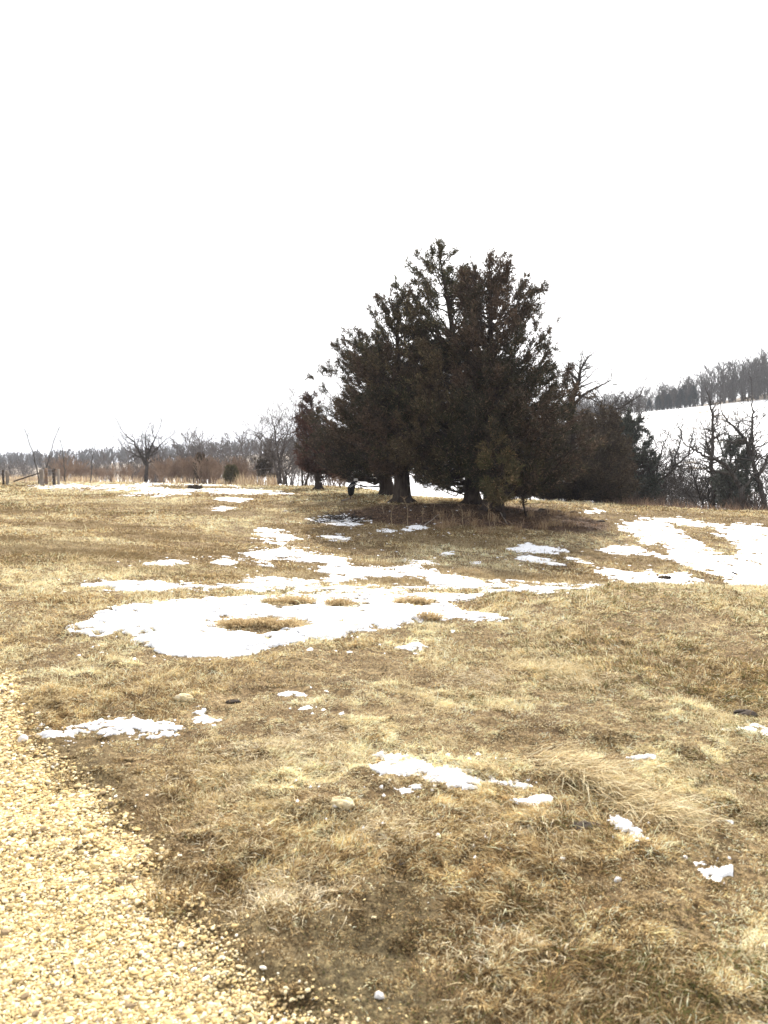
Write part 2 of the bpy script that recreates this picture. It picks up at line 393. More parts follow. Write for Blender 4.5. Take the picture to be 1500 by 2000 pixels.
snow('near7', [(1008,1566),(1060,1551),(1077,1565),(1050,1576)], amp=7, label='snow scrap beyond the pointed end of the long tongue')
snow('near8', [(1183,1602),(1210,1593),(1245,1610),(1267,1636),(1243,1642),(1200,1622)], amp=5, thick=.05, label='thick snow lump at the foot of the fallen straw tuft')
snow('near9', [(1222,1479),(1260,1470),(1289,1473),(1277,1485),(1225,1487)], amp=3, thick=.05, label='smooth oval snow lump above the fallen straw tuft')
snow('near10', [(1343,1685),(1380,1681),(1400,1696),(1438,1690),(1442,1706),(1406,1723),(1366,1706)], amp=6, label='lowest snow patch in the near grass, shaped like a bow tie')
snow('near11', [(1400,1426),(1450,1424),(1475,1415),(1500,1420),(1540,1430),(1510,1440),(1470,1431)], amp=5, label='snow patch with a thin tail beside the dark mole hill')
snow('near12', [(772,1266),(815,1255),(837,1266),(800,1272)], amp=6, label='single snow spot in the grass just under the hollow sheet')
snow('near13', [(1410,1599),(1440,1605),(1432,1613)], amp=3, label='snow crumb beyond the end of the fallen straw tuft')
snow('slopea', [(858,1080),(885,1077),(890,1084),(866,1085)], ymin=12.5, amp=5, label='snow dash on the slope in front of the mound')
snow('slopeb', [(915,1099),(938,1096),(945,1102),(925,1103)], ymin=12.5, amp=5, label='second snow dash lower on the slope in front of the mound')
snow('slopec', [(1040,1156),(1110,1155),(1112,1159),(1050,1160)], amp=3, ymin=8, label='faint snow dash on the near lip of the gully')

def snow_sd(s, u, v, x, y):
    V3 = 2.6
    P = s['p'] * [1, V3]; sd = poly_sd(u, v * V3, P)
    for h in s['h']: sd = np.minimum(sd, -poly_sd(u, v * V3, h * [1, V3]))
    yc = s['yc']; k = 70.0 / yc
    n = fbm(x * k, y * k, 91, 4) - .5; n2 = fbm(x * k * .3, y * k * .3, 95, 3) - .5
    near = 1.0 + .9 * (yc < 6.2)
    return sd + near * s['amp'] * (n * 3.0 + n2 * 2.4 + 1.5 * (fbm(x * k * 4.3, y * k * 4.3, 97, 3) - .5)) + 1.0 - 60 * np.maximum(fbm(x * k * 1.1, y * k * 2.2, 99, 4) - .575, 0) * 6

CRUMBS = []
def build_snow():
    for key, s in SN.items():
        u0, v0 = s['p'].min(0); u1, v1 = s['p'].max(0)
        Yax = np.exp(np.linspace(math.log(2.2), math.log(75), 5000)); cols = np.linspace(u0 - 12, u1 + 12, 12)
        ok = np.zeros(len(Yax), bool)
        for c in cols:
            X = (c - 750) / 1500 * Yax; _, vv = project(X, Yax, terrain(X, Yax)); ok |= (vv > v0 - 8) & (vv < v1 + 8)
        ok &= (Yax > s['y0']) & (Yax < s['y1']); idx = np.where(ok)[0]; ya, yb = Yax[idx[0]], Yax[idx[-1]]
        s['yc'] = math.sqrt(ya * yb)
        ny = int(min(520, max(16, math.log(yb / ya) * 2400 / s['yc'] * 1.9 + 10)))
        nu = int(max(30, (u1 - u0 + 24) / 1.3)); nu = min(nu, 760)
        UU, LL = np.meshgrid(np.linspace(u0 - 12, u1 + 12, nu), np.linspace(math.log(ya), math.log(yb), ny))
        Y = np.exp(LL); X = (UU - 750) / 1500 * Y; Z = terrain(X, Y); u, v = project(X, Y, Z)
        sd = snow_sd(s, u, v, X, Y)
        edge = max(5, 14 if s['yc'] < 12 else 6)
        Z = Z + (.006 if s['yc'] > 6.5 else -.001) + np.where(sd > 0, s['t'] * smooth(0, edge * 1.6, sd) * (.45 if s['yc'] > 6.5 else .3) + .007 * (fbm(X * 5, Y * 5, 13, 3) - .4) * smooth(0, edge, sd), np.maximum(-.07, sd * .02))
        ins = sd > 0; f = ins[:-1, :-1] | ins[1:, :-1] | ins[:-1, 1:] | ins[1:, 1:]
        lab = np.where(f, np.arange(f.size).reshape(f.shape), f.size); fl_ = None
        for _ in range(400):                              # connected pieces of the patch
            l2 = lab.copy()
            l2[1:] = np.where(f[1:], np.minimum(l2[1:], lab[:-1]), l2[1:]); l2[:-1] = np.where(f[:-1], np.minimum(l2[:-1], lab[1:]), l2[:-1])
            l2[:, 1:] = np.where(f[:, 1:], np.minimum(l2[:, 1:], lab[:, :-1]), l2[:, 1:]); l2[:, :-1] = np.where(f[:, :-1], np.minimum(l2[:, :-1], lab[:, 1:]), l2[:, :-1])
            pt = np.append(l2.ravel(), f.size); l2 = pt[l2]
            if (l2 == lab).all(): break
            lab = l2
        ids, cnt = np.unique(lab[f], return_counts=True); main = ids[np.argmax(cnt)]
        VV = np.stack([X.ravel(), Y.ravel(), Z.ravel()], 1)
        io, jo = np.where(f & (lab != main)); ao = io * nu + jo
        if len(ao):
            Fo = np.stack([ao, ao + 1, ao + nu + 1, ao + nu], 1); us_ = np.unique(Fo); rmo = np.full(nu * ny, -1); rmo[us_] = np.arange(len(us_))
            CRUMBS.append((VV[us_], rmo[Fo]))
        f = f & (lab == main)
        i, j = np.where(f); a = i * nu + j; F = np.stack([a, a + 1, a + nu + 1, a + nu], 1)
        used = np.unique(F); rm = np.full(nu * ny, -1); rm[used] = np.arange(len(used))
        V = np.stack([X.ravel(), Y.ravel(), Z.ravel()], 1)[used]
        c = V.mean(0)
        o = mesh_obj('snow_patch', V, [rm[F]], M_snow, smooth_shade=True, origin=c)
        tag(o, s['label'], 'snow patch', 'patches of melting snow')
build_snow()

def in_snow(x, y, z):
    u, v = project(x, y, z); best = np.full(x.shape, -99.0)
    for s in SN.values():
        u0, v0 = s['p'].min(0) - 10; u1, v1 = s['p'].max(0) + 10
        k = np.where((u > u0) & (u < u1) & (v > v0) & (v < v1) & (y > s['y0']) & (y < s['y1']))[0]
        if len(k): best[k] = np.maximum(best[k], snow_sd(s, u[k], v[k], x[k], y[k]))
    return best

# ------------------------------------------------------------------ tiny snow specks left between the grass
def build_specks():
    zones = [(480,1100,1040,1135,150),(560,900,1020,1050,60),(150,520,1085,1110,40),(1000,1480,1060,1140,40),(1050,1450,1000,1030,22),(560,760,1500,1600,14),(880,1300,1590,1680,14),(100,700,1130,1160,40),(560,700,1380,1400,4),(400,900,940,1000,30)]
    Vs, Fs, off = [], [], 0
    zones += [(60,360,1396,1460,16),(720,1080,1470,1560,22),(1170,1290,1590,1650,10),(1330,1450,1675,1730,8),(120,420,1180,1290,30),(400,1000,1220,1290,34),(520,640,1340,1392,8),(560,1000,1600,1640,14)]
    for (u0, u1, v0, v1, n) in zones:
        for _ in range(n):
            u = RNG.uniform(u0, u1); v = RNG.uniform(v0, v1); p = hit(u, v); Y = p[1]
            if u > 900 and v > 1145 and v < 1400: continue
            a = RNG.uniform(1.0, 1 + 4.6 * RNG.random() ** .7) * Y / 1500 * (1 + (Y < 8) * .6); b = a * RNG.uniform(.6, 1.5); m = 11
            an = np.arange(m) * 2 * math.pi / m; rr = RNG.uniform(.55, 1.15, m)
            X = p[0] + a * rr * np.cos(an); Yy = p[1] + b * rr * np.sin(an)
            Z = terrain(X, Yy) + .0
            zc = p[2] + .008 + .10 * min(a, .1)
            Vs += [np.stack([X, Yy, Z], 1), [[p[0], p[1], zc]]]
            i = np.arange(m); Fs.append(np.stack([np.full(m, off + m), off + i, off + (i + 1) % m], 1)); off += m + 1
    Q = []
    for Vc, Fc in CRUMBS: Vs.append(Vc); Q.append(Fc + off); off += len(Vc)
    o = mesh_obj('snow_crumbs', np.vstack(Vs), [np.vstack(Fs), np.vstack(Q)], M_snow, smooth_shade=True)
    tag(o, 'scattered crumbs of melting snow between the grass', 'snow', kind='stuff')
build_specks()

# ------------------------------------------------------------------ dry grass
PAL = np.array([(.75,.58,.305),(.90,.775,.51),(.48,.34,.17),(.18,.12,.062),(.155,.155,.06),(.66,.48,.24),(.07,.05,.03)])
def blades(P, L, Wd, phi, e1, e2, psi, C, curl=.5):
    n = len(P); L = L[:, None]; ph2 = phi + np.random.default_rng(n).normal(0, curl, n)
    d1 = np.stack([np.cos(phi) * np.cos(e1), np.sin(phi) * np.cos(e1), np.sin(e1)], 1)
    d2 = np.stack([np.cos(ph2) * np.cos(e2), np.sin(ph2) * np.cos(e2), np.sin(e2)], 1)
    wv = np.stack([-np.sin(phi) * np.cos(psi), np.cos(phi) * np.cos(psi), np.sin(psi)], 1) * Wd[:, None] * .5
    m = P + d1 * L * .5; t = m + d2 * L * .5
    V = np.stack([P - wv, P + wv, m + wv * .9, m - wv * .9, t], 1).reshape(-1, 3)
    b = np.arange(n) * 5
    return V, np.stack([b, b + 1, b + 2, b + 3], 1), np.stack([b + 3, b + 2, b + 4], 1), np.repeat(C, 5, axis=0)

def build_grass():
    n = 2450000; rng = np.random.default_rng(5)
    u = np.where(rng.random(n) < .82, rng.uniform(-90, 1590, n), np.where(rng.random(n) < .62, rng.uniform(1590, 2500, n), rng.uniform(-650, -90, n))); Y = np.exp(np.where(rng.random(n) < .22, rng.uniform(math.log(1.75), math.log(5.5), n), rng.uniform(math.log(1.75), math.log(62), n)))
    x = (u - 750) / 1500 * Y; y = Y.copy()
    # gather part of the blades in tufts
    k = rng.random(n) < .55; q = .11 * 2.0 ** np.floor(np.log2(np.maximum(1, Y * rng.uniform(.8, 1.25, n) / 8)))
    cx = (np.floor(x / q) + .5 + (hash2(np.floor(x / q), np.floor(y / q), 3) - .5) * 1.2) * q
    cy = (np.floor(y / q) + .5 + (hash2(np.floor(x / q), np.floor(y / q), 4) - .5) * 1.2) * q
    x = np.where(k, cx + rng.normal(0, .24, n) * q, x); y = np.where(k, cy + rng.normal(0, .24, n) * q, y)
    z = terrain(x, y)
    g = gravel_sd(x, y); df = duff_mask(x, y); sl = soil_mask(x, y)
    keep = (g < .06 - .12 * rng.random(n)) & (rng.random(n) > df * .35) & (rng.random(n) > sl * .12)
    thin = fbm(x * 1.7, y * 1.7, 23, 4); keep &= rng.random(n) < smooth(.28, .5, thin) * .45 + .55
    x, y, z, df, sl, Y, q, cx, cy = [a[keep] for a in (x, y, z, df, sl, y, q, cx, cy)]
    cp = hit(684.5, 975); kc = ~((np.abs(x - cp[0]) < .35) & (y > cp[1] - 2.2) & (y < cp[1] + .4)); x, y, z, df, sl, Y, q = [a[kc] for a in (x, y, z, df, sl, Y, q)]
    ss = in_snow(x, y, z); kk = (ss < 3.0 + 3 * rng.random(len(ss)) + 28 * rng.random(len(ss)) ** 9); x, y, z, df, sl, Y, q = [a[kk] for a in (x, y, z, df, sl, Y, q)]; ss = ss[kk]
    n = len(x); r = rng.random
    sc = np.maximum(1, Y / 9)
    patch = fbm(x * .45, y * .45, 51, 4); patch2 = fbm(x * 2.2, y * 2.2, 52, 3); green = fbm(x * .3, y * .3, 53, 4)
    L = (.024 + .042 * r(n) ** 1.8) * (.85 + .5 * smooth(5, 10, Y)) * sc ** .33 * (.55 + 1.0 * smooth(.35, .65, patch2))
    L *= 1 - .35 * sl
    L *= 1 + .8 * (r(n) < .03)
    L[ss > -6] *= .7
    Wd = np.maximum(.0028, .00062 * Y) * rng.uniform(.7, 1.5, n)
    comb = (fbm(x * 1.1, y * 1.1, 61, 3) - .5) * 13 + .3
    tid = hash2(np.floor(x / q), np.floor(y / q), 6)
    phi = comb + (tid - .5) * 2.5 + rng.normal(0, 1.0, n)
    e1 = np.abs(rng.normal(.26, .34, n)) + .05; e2 = e1 - rng.uniform(.2, 1.3, n); e2 = np.maximum(e2, -.35)
    upr = r(n) < .12 * (Y > 5.5) + .05; e1[upr] = rng.uniform(.7, 1.4, upr.sum()); e2[upr] = e1[upr] - .4
    psi = rng.uniform(-1.2, 1.2, n)
    w_ = np.stack([.30 + 0 * x, .26 + .66 * smooth(.46, .66, patch), .24 + 0 * x, .17 + .22 * sl + .30 * smooth(.52, .35, patch), .04 + .30 * smooth(.50, .66, green), .10 + 0 * x, .07 + .24 * sl + .35 * smooth(.52, .3, patch2)], 1)
    w_ = np.cumsum(w_ / w_.sum(1)[:, None], axis=1); ci = ((.62 * r(n) + .38 * hash2(np.floor(x / q), np.floor(y / q), 12))[:, None] > w_).sum(1).clip(0, 6)
    C = PAL[ci] * (rng.uniform(.7, 1.2, n) * (.74 + .48 * tid))[:, None]
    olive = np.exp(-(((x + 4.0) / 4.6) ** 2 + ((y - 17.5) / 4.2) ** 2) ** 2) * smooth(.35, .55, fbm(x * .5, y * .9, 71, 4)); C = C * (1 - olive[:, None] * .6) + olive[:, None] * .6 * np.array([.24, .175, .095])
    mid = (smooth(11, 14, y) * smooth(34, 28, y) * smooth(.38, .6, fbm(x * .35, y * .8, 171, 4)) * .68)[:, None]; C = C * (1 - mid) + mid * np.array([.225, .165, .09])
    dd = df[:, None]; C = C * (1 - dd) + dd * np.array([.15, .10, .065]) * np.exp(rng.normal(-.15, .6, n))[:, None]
    V, F4, F3, CC = blades(np.stack([x, y, z - .004], 1), L, Wd, phi, e1, e2, psi, np.clip(C, 0, .85))
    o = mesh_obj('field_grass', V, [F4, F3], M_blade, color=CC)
    tag(o, 'matted dead straw-coloured grass covering the field', 'grass', kind='stuff')
build_grass()

def tuft(name, label, pts_fn, n, L0, phi0, spread, e, wd, pal, cat='grass tuft', group=None, seed=1):
    rng = np.random.default_rng(seed); x, y = pts_fn(rng, n); z = terrain(x, y)
    L = L0 * rng.uniform(.5, 1.15, n); phi = phi0 + rng.normal(0, spread, n); e1 = np.abs(rng.normal(e, .2, n)); e2 = e1 - rng.uniform(.1, .7, n)
    C = np.array(pal)[rng.integers(0, len(pal), n)] * rng.uniform(.8, 1.15, n)[:, None]
    o0 = np.array([x.mean(), y.mean(), z.mean()])
    V, F4, F3, CC = blades(np.stack([x, y, z - .003], 1), L, wd * rng.uniform(.7, 1.3, n), phi, e1, e2, rng.uniform(-1, 1, n), C)
    o = mesh_obj(name, V, [F4, F3], M_blade, color=CC, origin=o0); tag(o, label, cat, group); return o

# the long combed-over tuft
def line_pts(a, b, s):
    A, B = hit(*a), hit(*b)
    def f(rng, n):
        t = rng.random(n); return A[0] + (B[0] - A[0]) * t + rng.normal(0, s, n), A[1] + (B[1] - A[1]) * t + rng.normal(0, s, n)
    return f
tuft('straw_tuft', 'long orange-tan tuft of tall grass blown flat across the near field', line_pts((1045,1475),(1330,1600),.07), 1350, .31, -.85, .62, .30, .0036, [(.76,.65,.42),(.86,.78,.56),(.62,.5,.31),(.30,.22,.13)], seed=3)
tuft('straw_tuft', 'shorter pale grass tuft standing at the upper edge of the hollow snow', line_pts((1020,1300),(1110,1310),.12), 1300, .16, -.4, 1.6, .4, .004, [(.82,.73,.5),(.70,.58,.36),(.5,.4,.24)], seed=4)
isl = [((660,1181),'tan grass tuft poking up alone through the hollow snow sheet'),((560,1177),'low tan grass island near the back of the hollow snow sheet'),((805,1179),'brown low grass island at the far end of the hollow snow sheet'),((500,1224),'widest straw island inside the hollow snow sheet'),((840,1210),'grass tuft standing on the lower rim of the hollow snow sheet')]
for k, ((uu, vv), lb) in enumerate(isl):
    wdt = [16, 40, 30, 70, 14][k]
    tuft('grass_tuft', lb, line_pts((uu - wdt, vv), (uu + wdt, vv), .05), [500, 900, 600, 1600, 500][k], .16, -1.2, 1.2, .8, .006, [(.74,.61,.38),(.58,.45,.26),(.36,.26,.15)], seed=20 + k)
PALES = [((590,1450),'pale bleached grass clump in the near field above the yellow stone'),((480,1490),'pale bleached grass clump nearer the drive'),((1000,1600),'pale bleached grass clump under the long snow tongue'),((560,1745),'bleached star-shaped grass clump close to the gravel edge'),((480,1640),'bleached grass clump between gravel edge and yellow stone'),((1160,1330),'bleached grass clump on the rise above the fallen tuft'),((940,1330),'bleached grass clump in the middle of the near field'),((620,1490),'bleached grass clump tucked behind the yellow stone'),((420,1530),'bleached grass clump halfway between gravel and yellow stone'),((760,1640),'bleached grass clump below the snow scraps'),((1040,1860),'faint bleached grass clump at the very front of the field')]
for k, ((uu, vv), lb) in enumerate(PALES):
    tuft('grass_clump', lb, line_pts((uu - 45, vv), (uu + 45, vv - 6), .10), 1700, .085, k * 1.3, 2.6, .14, .0032, [(.82,.74,.56),(.74,.64,.44),(.6,.49,.3),(.4,.3,.18)], seed=40 + k, group='bleached clumps in the near grass')

# ------------------------------------------------------------------ gravel stones
def build_gravel():
    rng = np.random.default_rng(9); n = 250000
    u = np.where(rng.random(n) < .86, rng.uniform(-120, 900, n), rng.uniform(-700, -120, n)); Y = np.exp(rng.uniform(math.log(1.75), math.log(7.5), n)); x = (u - 750) / 1500 * Y; y = Y
    g = gravel_sd(x, y); keep = rng.random(n) < np.clip(smooth(-.24, .10, g) ** 1.6 + .014 * np.exp(np.minimum(g, 0) * 3.5) * (g > -1.0), 0, 1); x, y = x[keep], y[keep]; g = g[keep]
    packed = smooth(.55, 1.5, g) ; k2 = rng.random(len(x)) > packed * .25; x, y = x[k2], y[k2]
    n = len(x); z = terrain(x, y)
    ph = (1 + 5 ** .5) / 2
    I = np.array([(-1,ph,0),(1,ph,0),(-1,-ph,0),(1,-ph,0),(0,-1,ph),(0,1,ph),(0,-1,-ph),(0,1,-ph),(ph,0,-1),(ph,0,1),(-ph,0,-1),(-ph,0,1)]) / 1.9
    T = np.array([(0,11,5),(0,5,1),(0,1,7),(0,7,10),(0,10,11),(1,5,9),(5,11,4),(11,10,2),(10,7,6),(7,1,8),(3,9,4),(3,4,2),(3,2,6),(3,6,8),(3,8,9),(4,9,5),(2,4,11),(6,2,10),(8,6,7),(9,8,1)])
    s = np.maximum(.0038, .00165 * y) * np.exp(rng.normal(0, .42, n)); s = np.clip(s, .0027, .018)
    s = s * (1 - .35 * smooth(.9, 1.9, g[k2] if len(g) != n else g)); sc = np.stack([s * rng.uniform(.9, 1.5, n), s * rng.uniform(.6, 1.0, n), s * rng.uniform(.35, .7, n)], 1)
    L = I[None] * rng.uniform(.78, 1.18, (n, 12, 1)) * sc[:, None, :]
    tx = rng.normal(0, .35, n); c_, s_ = np.cos(tx)[:, None], np.sin(tx)[:, None]
    Ly = L[..., 1] * c_ - L[..., 2] * s_; Lz = L[..., 1] * s_ + L[..., 2] * c_
    a = rng.uniform(0, 6.283, n); ca, sa = np.cos(a)[:, None], np.sin(a)[:, None]
    X = L[..., 0] * ca - Ly * sa + x[:, None]; Yy = L[..., 0] * sa + Ly * ca + y[:, None]; Z = Lz + (z + sc[:, 2] * .45 + .006 * rng.random(n))[:, None]
    V = np.stack([X, Yy, Z], -1).reshape(-1, 3); F = (T[None] + (np.arange(n) * 12)[:, None, None]).reshape(-1, 3)
    pal = np.array([(.67,.53,.28),(.77,.66,.42),(.58,.43,.21),(.46,.35,.20),(.84,.79,.66),(.28,.21,.13)]); ci = rng.choice(6, n, p=[.30,.22,.20,.14,.06,.08])
    sand = (smooth(.9, 1.9, g[k2] if len(g) != n else g) * .75)[:, None]
    C = pal[ci] * rng.uniform(.85, 1.12, n)[:, None]; C = C * (1 - sand) + sand * np.array([.68, .48, .22]) * rng.uniform(.85, 1.1, n)[:, None]
    C = np.repeat(np.clip(C, 0, .9), 12, axis=0)
    o = mesh_obj('gravel_stones', V, [F], M_stone, color=C)
    tag(o, 'loose cream limestone gravel on the drive', 'gravel', kind='stuff')
build_gravel()

# ------------------------------------------------------------------ rocks, clods, logs, sticks
def rock(name, label, cat, u, v, w, d, h, mat, seed, flat=1.0, group=None, sink=.25):
    p = hit(u, v); rng = np.random.default_rng(seed); nu_, nv_ = 22, 12
    th = np.linspace(0, 2 * math.pi, nu_, endpoint=False); ph = np.linspace(-.35, math.pi / 2, nv_)
    T, P_ = np.meshgrid(th, ph); r = .72 + .55 * fbm(np.cos(T) * 1.6 + seed, np.sin(T) * 1.6 + P_ * 1.5, seed, 4)
    X = w * r * np.cos(T) * np.cos(P_) ** .7 if False else w * r * np.cos(T) * np.maximum(np.cos(P_), 0) ** .8
    Y = d * r * np.sin(T) * np.maximum(np.cos(P_), 0) ** .8; Z = h * np.sin(P_) * r
    V = np.stack([X.ravel(), Y.ravel(), Z.ravel()], 1)
    i, j = np.meshgrid(np.arange(nv_ - 1), np.arange(nu_), indexing='ij'); a = (i * nu_ + j).ravel(); b = (i * nu_ + (j + 1) % nu_).ravel()
    o = mesh_obj(name, V, [np.stack([a, b, b + nu_, a + nu_], 1)], mat, smooth_shade=False); o.location = p; o.rotation_euler = (0, 0, rng.uniform(-.3, .3))
    tag(o, label, cat, group); return o
rock('flat_stone', 'flat yellow limestone lying in grass near the hooked snow patch', 'stone', 352, 1364, .065, .045, .03, M_rock, 1)
rock('flat_stone', 'flat yellow limestone lying in grass below the long snow tongue', 'stone', 664, 1570, .062, .04, .028, M_rock, 2)
rock('white_stone', 'rounded pale stone on the gravel edge by the jagged snow patch', 'stone', 30, 1448, .035, .03, .035, M_white, 3)
WS = [((1110,1681),'pale pebble in the near grass below the snow lump'),((745,1640),'pale stone in the near grass under the snow scraps'),((785,1690),'little white stone in the front grass'),((1222,1720),'pale stone in the grass facing the bow tie snow patch'),((722,1470),'small white stone at the tip of the long snow tongue'),((590,1678),'white stone in the grass closest to the gravel edge'),((740,1948),'white stone at the bottom of the front grass'),((606,1426),'pale stone beside the bleached grass clump')]
for k, ((a, b), lb) in enumerate(WS): rock('white_stone', lb, 'stone', a, b, .016, .012, .014, M_rock if k % 3 == 1 else M_white, 10 + k, group='pale stones in the near grass')
rock('mole_hill', 'dark dug earth hump beside the tailed snow patch', 'earth mound', 1468, 1397, .085, .06, .03, M_woodd, 5)
rock('mole_hill', 'dark earth clod beside the thick snow lump', 'earth mound', 1155, 1618, .09, .05, .022, M_woodd, 6)
rock('mole_hill', 'low dark earth hump in grass above the hooked snow patch', 'earth mound', 450, 1372, .05, .03, .018, M_woodd, 7)
for k, ((a, b), lb) in enumerate([((1090,1000),'small dark clod on the crest grass by the mound shadow'),((1120,1001),'second small dark clod on the crest grass'),((1085,1019),'dark clod just outside the mound shadow'),((1175,1019),'single dark clod on the slope above the snowfield'),((1060,996),'dark clod closest to the cedar trunks')]):
    rock('earth_clod', lb, 'clod', a, b, .16, .1, .06, M_woodd, 60 + k, group='dark clods on the slope')

def polytube(pts, rad, n=8):
    pts = np.asarray(pts, float); rad = np.asarray(rad, float)
    return tubes(pts[:-1], pts[1:], rad[:-1], rad[1:], n)

def log(label, u, v, L, r, ang, seed, name='fallen_log'):
    p = hit(u, v); rng = np.random.default_rng(seed); t = np.linspace(-.5, .5, 9)
    P = np.stack([t * L * math.cos(ang), t * L * math.sin(ang), r * .7 + rng.normal(0, r * .2, 9)], 1)
    rad = r * (1 - .75 * np.abs(2 * t) ** 3) * rng.uniform(.8, 1.15, 9); V, F = polytube(P, rad, 9)
    V2, F2 = polytube([P[0] + (P[0] - P[1]) * .02, P[0]], [0.001, rad[0]], 9); V3, F3 = polytube([P[-1], P[-1] + (P[-1] - P[-2]) * .02], [rad[-1], .001], 9)
    br = [(P[3], P[3] + [L * .12, -L * .1, r * 1.6], r * .3, r * .1), (P[6], P[6] + [L * .2, L * .1, r * 1.2], r * .25, r * .1)]
    V4, F4 = tubes([b[0] for b in br], [b[1] for b in br], [b[2] for b in br], [b[3] for b in br], 6)
    V, F = merge([(V, F), (V2, F2), (V3, F3), (V4, F4)])
    o = mesh_obj(name, V, [F], M_rockd, smooth_shade=True); o.location = p; tag(o, label, 'log'); return o
log('dark log lying in the long snow band near the field edge', 381, 955, .85, .14, .1, 1)
log('dark log lying in the gully snow patch', 1302, 1131, .30, .045, -.1, 2)
log('dark log stub in the broad hillside snowfield', 1437, 1121, .16, .03, -.5, 3)

def brush_pile():
    p = hit(668, 1019); rng = np.random.default_rng(4); n = 130
    c = np.stack([rng.normal(0, .42, n), rng.normal(0, .3, n), rng.uniform(.0, .16, n)], 1); a = rng.uniform(0, 6.28, n); L = rng.uniform(.15, .5, n)
    d = np.stack([np.cos(a), np.sin(a), rng.uniform(-.15, .5, n)], 1) * L[:, None]
    r = rng.uniform(.006, .02, n); V, F = tubes(c, c + d, r, r * .4, 5)
    o = mesh_obj('brush_pile', V, [F], M_rockd); o.location = p; tag(o, 'low heap of dark sticks lying on the broken snow patch', 'brush pile')
brush_pile()
def stick(label, a, b, r, lift=.02):
    A, B = hit(*a), hit(*b); B = B + [0, 0, lift]; n = 7; t = np.linspace(0, 1, n)[:, None]; P = A + (B - A) * t; P[:, 2] += .02
    P[1:-1] += np.random.default_rng(int(a[0])).normal(0, .012, (n - 2, 3)); V, F = polytube(P, np.linspace(r, r * .4, n), 6)
    o = mesh_obj('fallen_stick', V, [F], M_wood, origin=A); tag(o, label, 'stick')
stick('thin fallen stick lying on the shaded mound face', (826, 1030), (858, 1013), .02, .12)
stick('pale fallen stick lying at the foot of the black cover', (668, 979), (690, 974), .035, .08)
stick('pale fallen stick leaning down the mound by the forked trunk', (978, 1002), (992, 1028), .022, .05)

# ------------------------------------------------------------------ weeds on the mound
def weed(label, u, v, tipdu, tipdv, kink, seed):
    p = hit(u, v); s = p[1] / 1500.0; h = -tipdv * s; dx = tipdu * s; t = np.linspace(0, 1, 12)
    rng = np.random.default_rng(seed)
    x = dx * t ** 2.2 + .02 * np.sin(t * 7 + seed); z = h * (t if not kink else np.sin(np.minimum(t * 1.9, 2.1)) / 1.0); y = .05 * t
    P = np.stack([x, y + 0 * t, z], 1); V, F = polytube(P, np.linspace(.011, .005, 12), 5)
    parts = [(V, F)]
    m = 7; k = rng.integers(4, 11, m); a = rng.uniform(0, 6.28, m); L = rng.uniform(.05, .16, m)
    parts.append(tubes(P[k], P[k] + np.stack([np.cos(a) * L, np.sin(a) * L, L * .8], 1), np.full(m, .006), np.full(m, .003), 3))
    V, F = merge(parts); o = mesh_obj('weed_stalk', V, [F], M_straw); o.location = p
    tag(o, label, 'weed', 'dead weed stalks on the mound')
for k, w_ in enumerate([
    ('hooked weed stalk standing by the broken snow patch', 639, 1005, 14, -22, True), ('thin weed stalk in front of the biggest left trunk', 749, 1003, -5, -27, False),
    ('hooked weed stalk left of the fallen stick', 765, 1023, 8, -38, True), ('tallest bent weed stalk in front of the single thick trunk', 797, 1026, -8, -56, False),
    ('tall straight weed stalk between the trunk pairs', 848, 1000, 1, -42, False), ('short weed stalk by the fallen mound stick', 825, 1022, 3, -30, False),
    ('thickest pale weed stalk in front of the forked trunk', 957, 1043, -3, -62, False), ('leaning weed stalk right of the pale one', 968, 1036, -3, -32, False),
    ('slim weed stalk in the mound shadow centre', 905, 1030, -7, -44, False), ('weed stalk at the edge of the mound shadow', 1027, 990, 3, -26, False),
    ('low weed stalk on the darkest part of the mound', 884, 1014, 0, -20, False)]): weed(*w_, k + 1)
def mound_tufts():
    rng = np.random.default_rng(8)
    for k in range(16):
        u = rng.uniform(860, 1120); v = rng.uniform(1000, 1045); p = hit(u, v)
        lb = 'wispy brown grass tuft standing on the shaded mound face'
        n = 60; x = p[0] + rng.normal(0, .12, n); y = p[1] + rng.normal(0, .12, n); z = terrain(x, y)
        C = np.array([(.42,.31,.19),(.3,.2,.12)])[rng.integers(0, 2, n)]
        V, F4, F3, CC = blades(np.stack([x, y, z], 1), rng.uniform(.2, .5, n), np.full(n, .012), rng.uniform(0, 6.28, n), rng.uniform(.7, 1.5, n), rng.uniform(.1, 1.1, n), rng.uniform(-1, 1, n), C)
        o = mesh_obj('grass_wisp', V, [F4, F3], M_blade, color=CC, origin=p); tag(o, lb, 'grass tuft', 'wisps on the mound face')
mound_tufts()

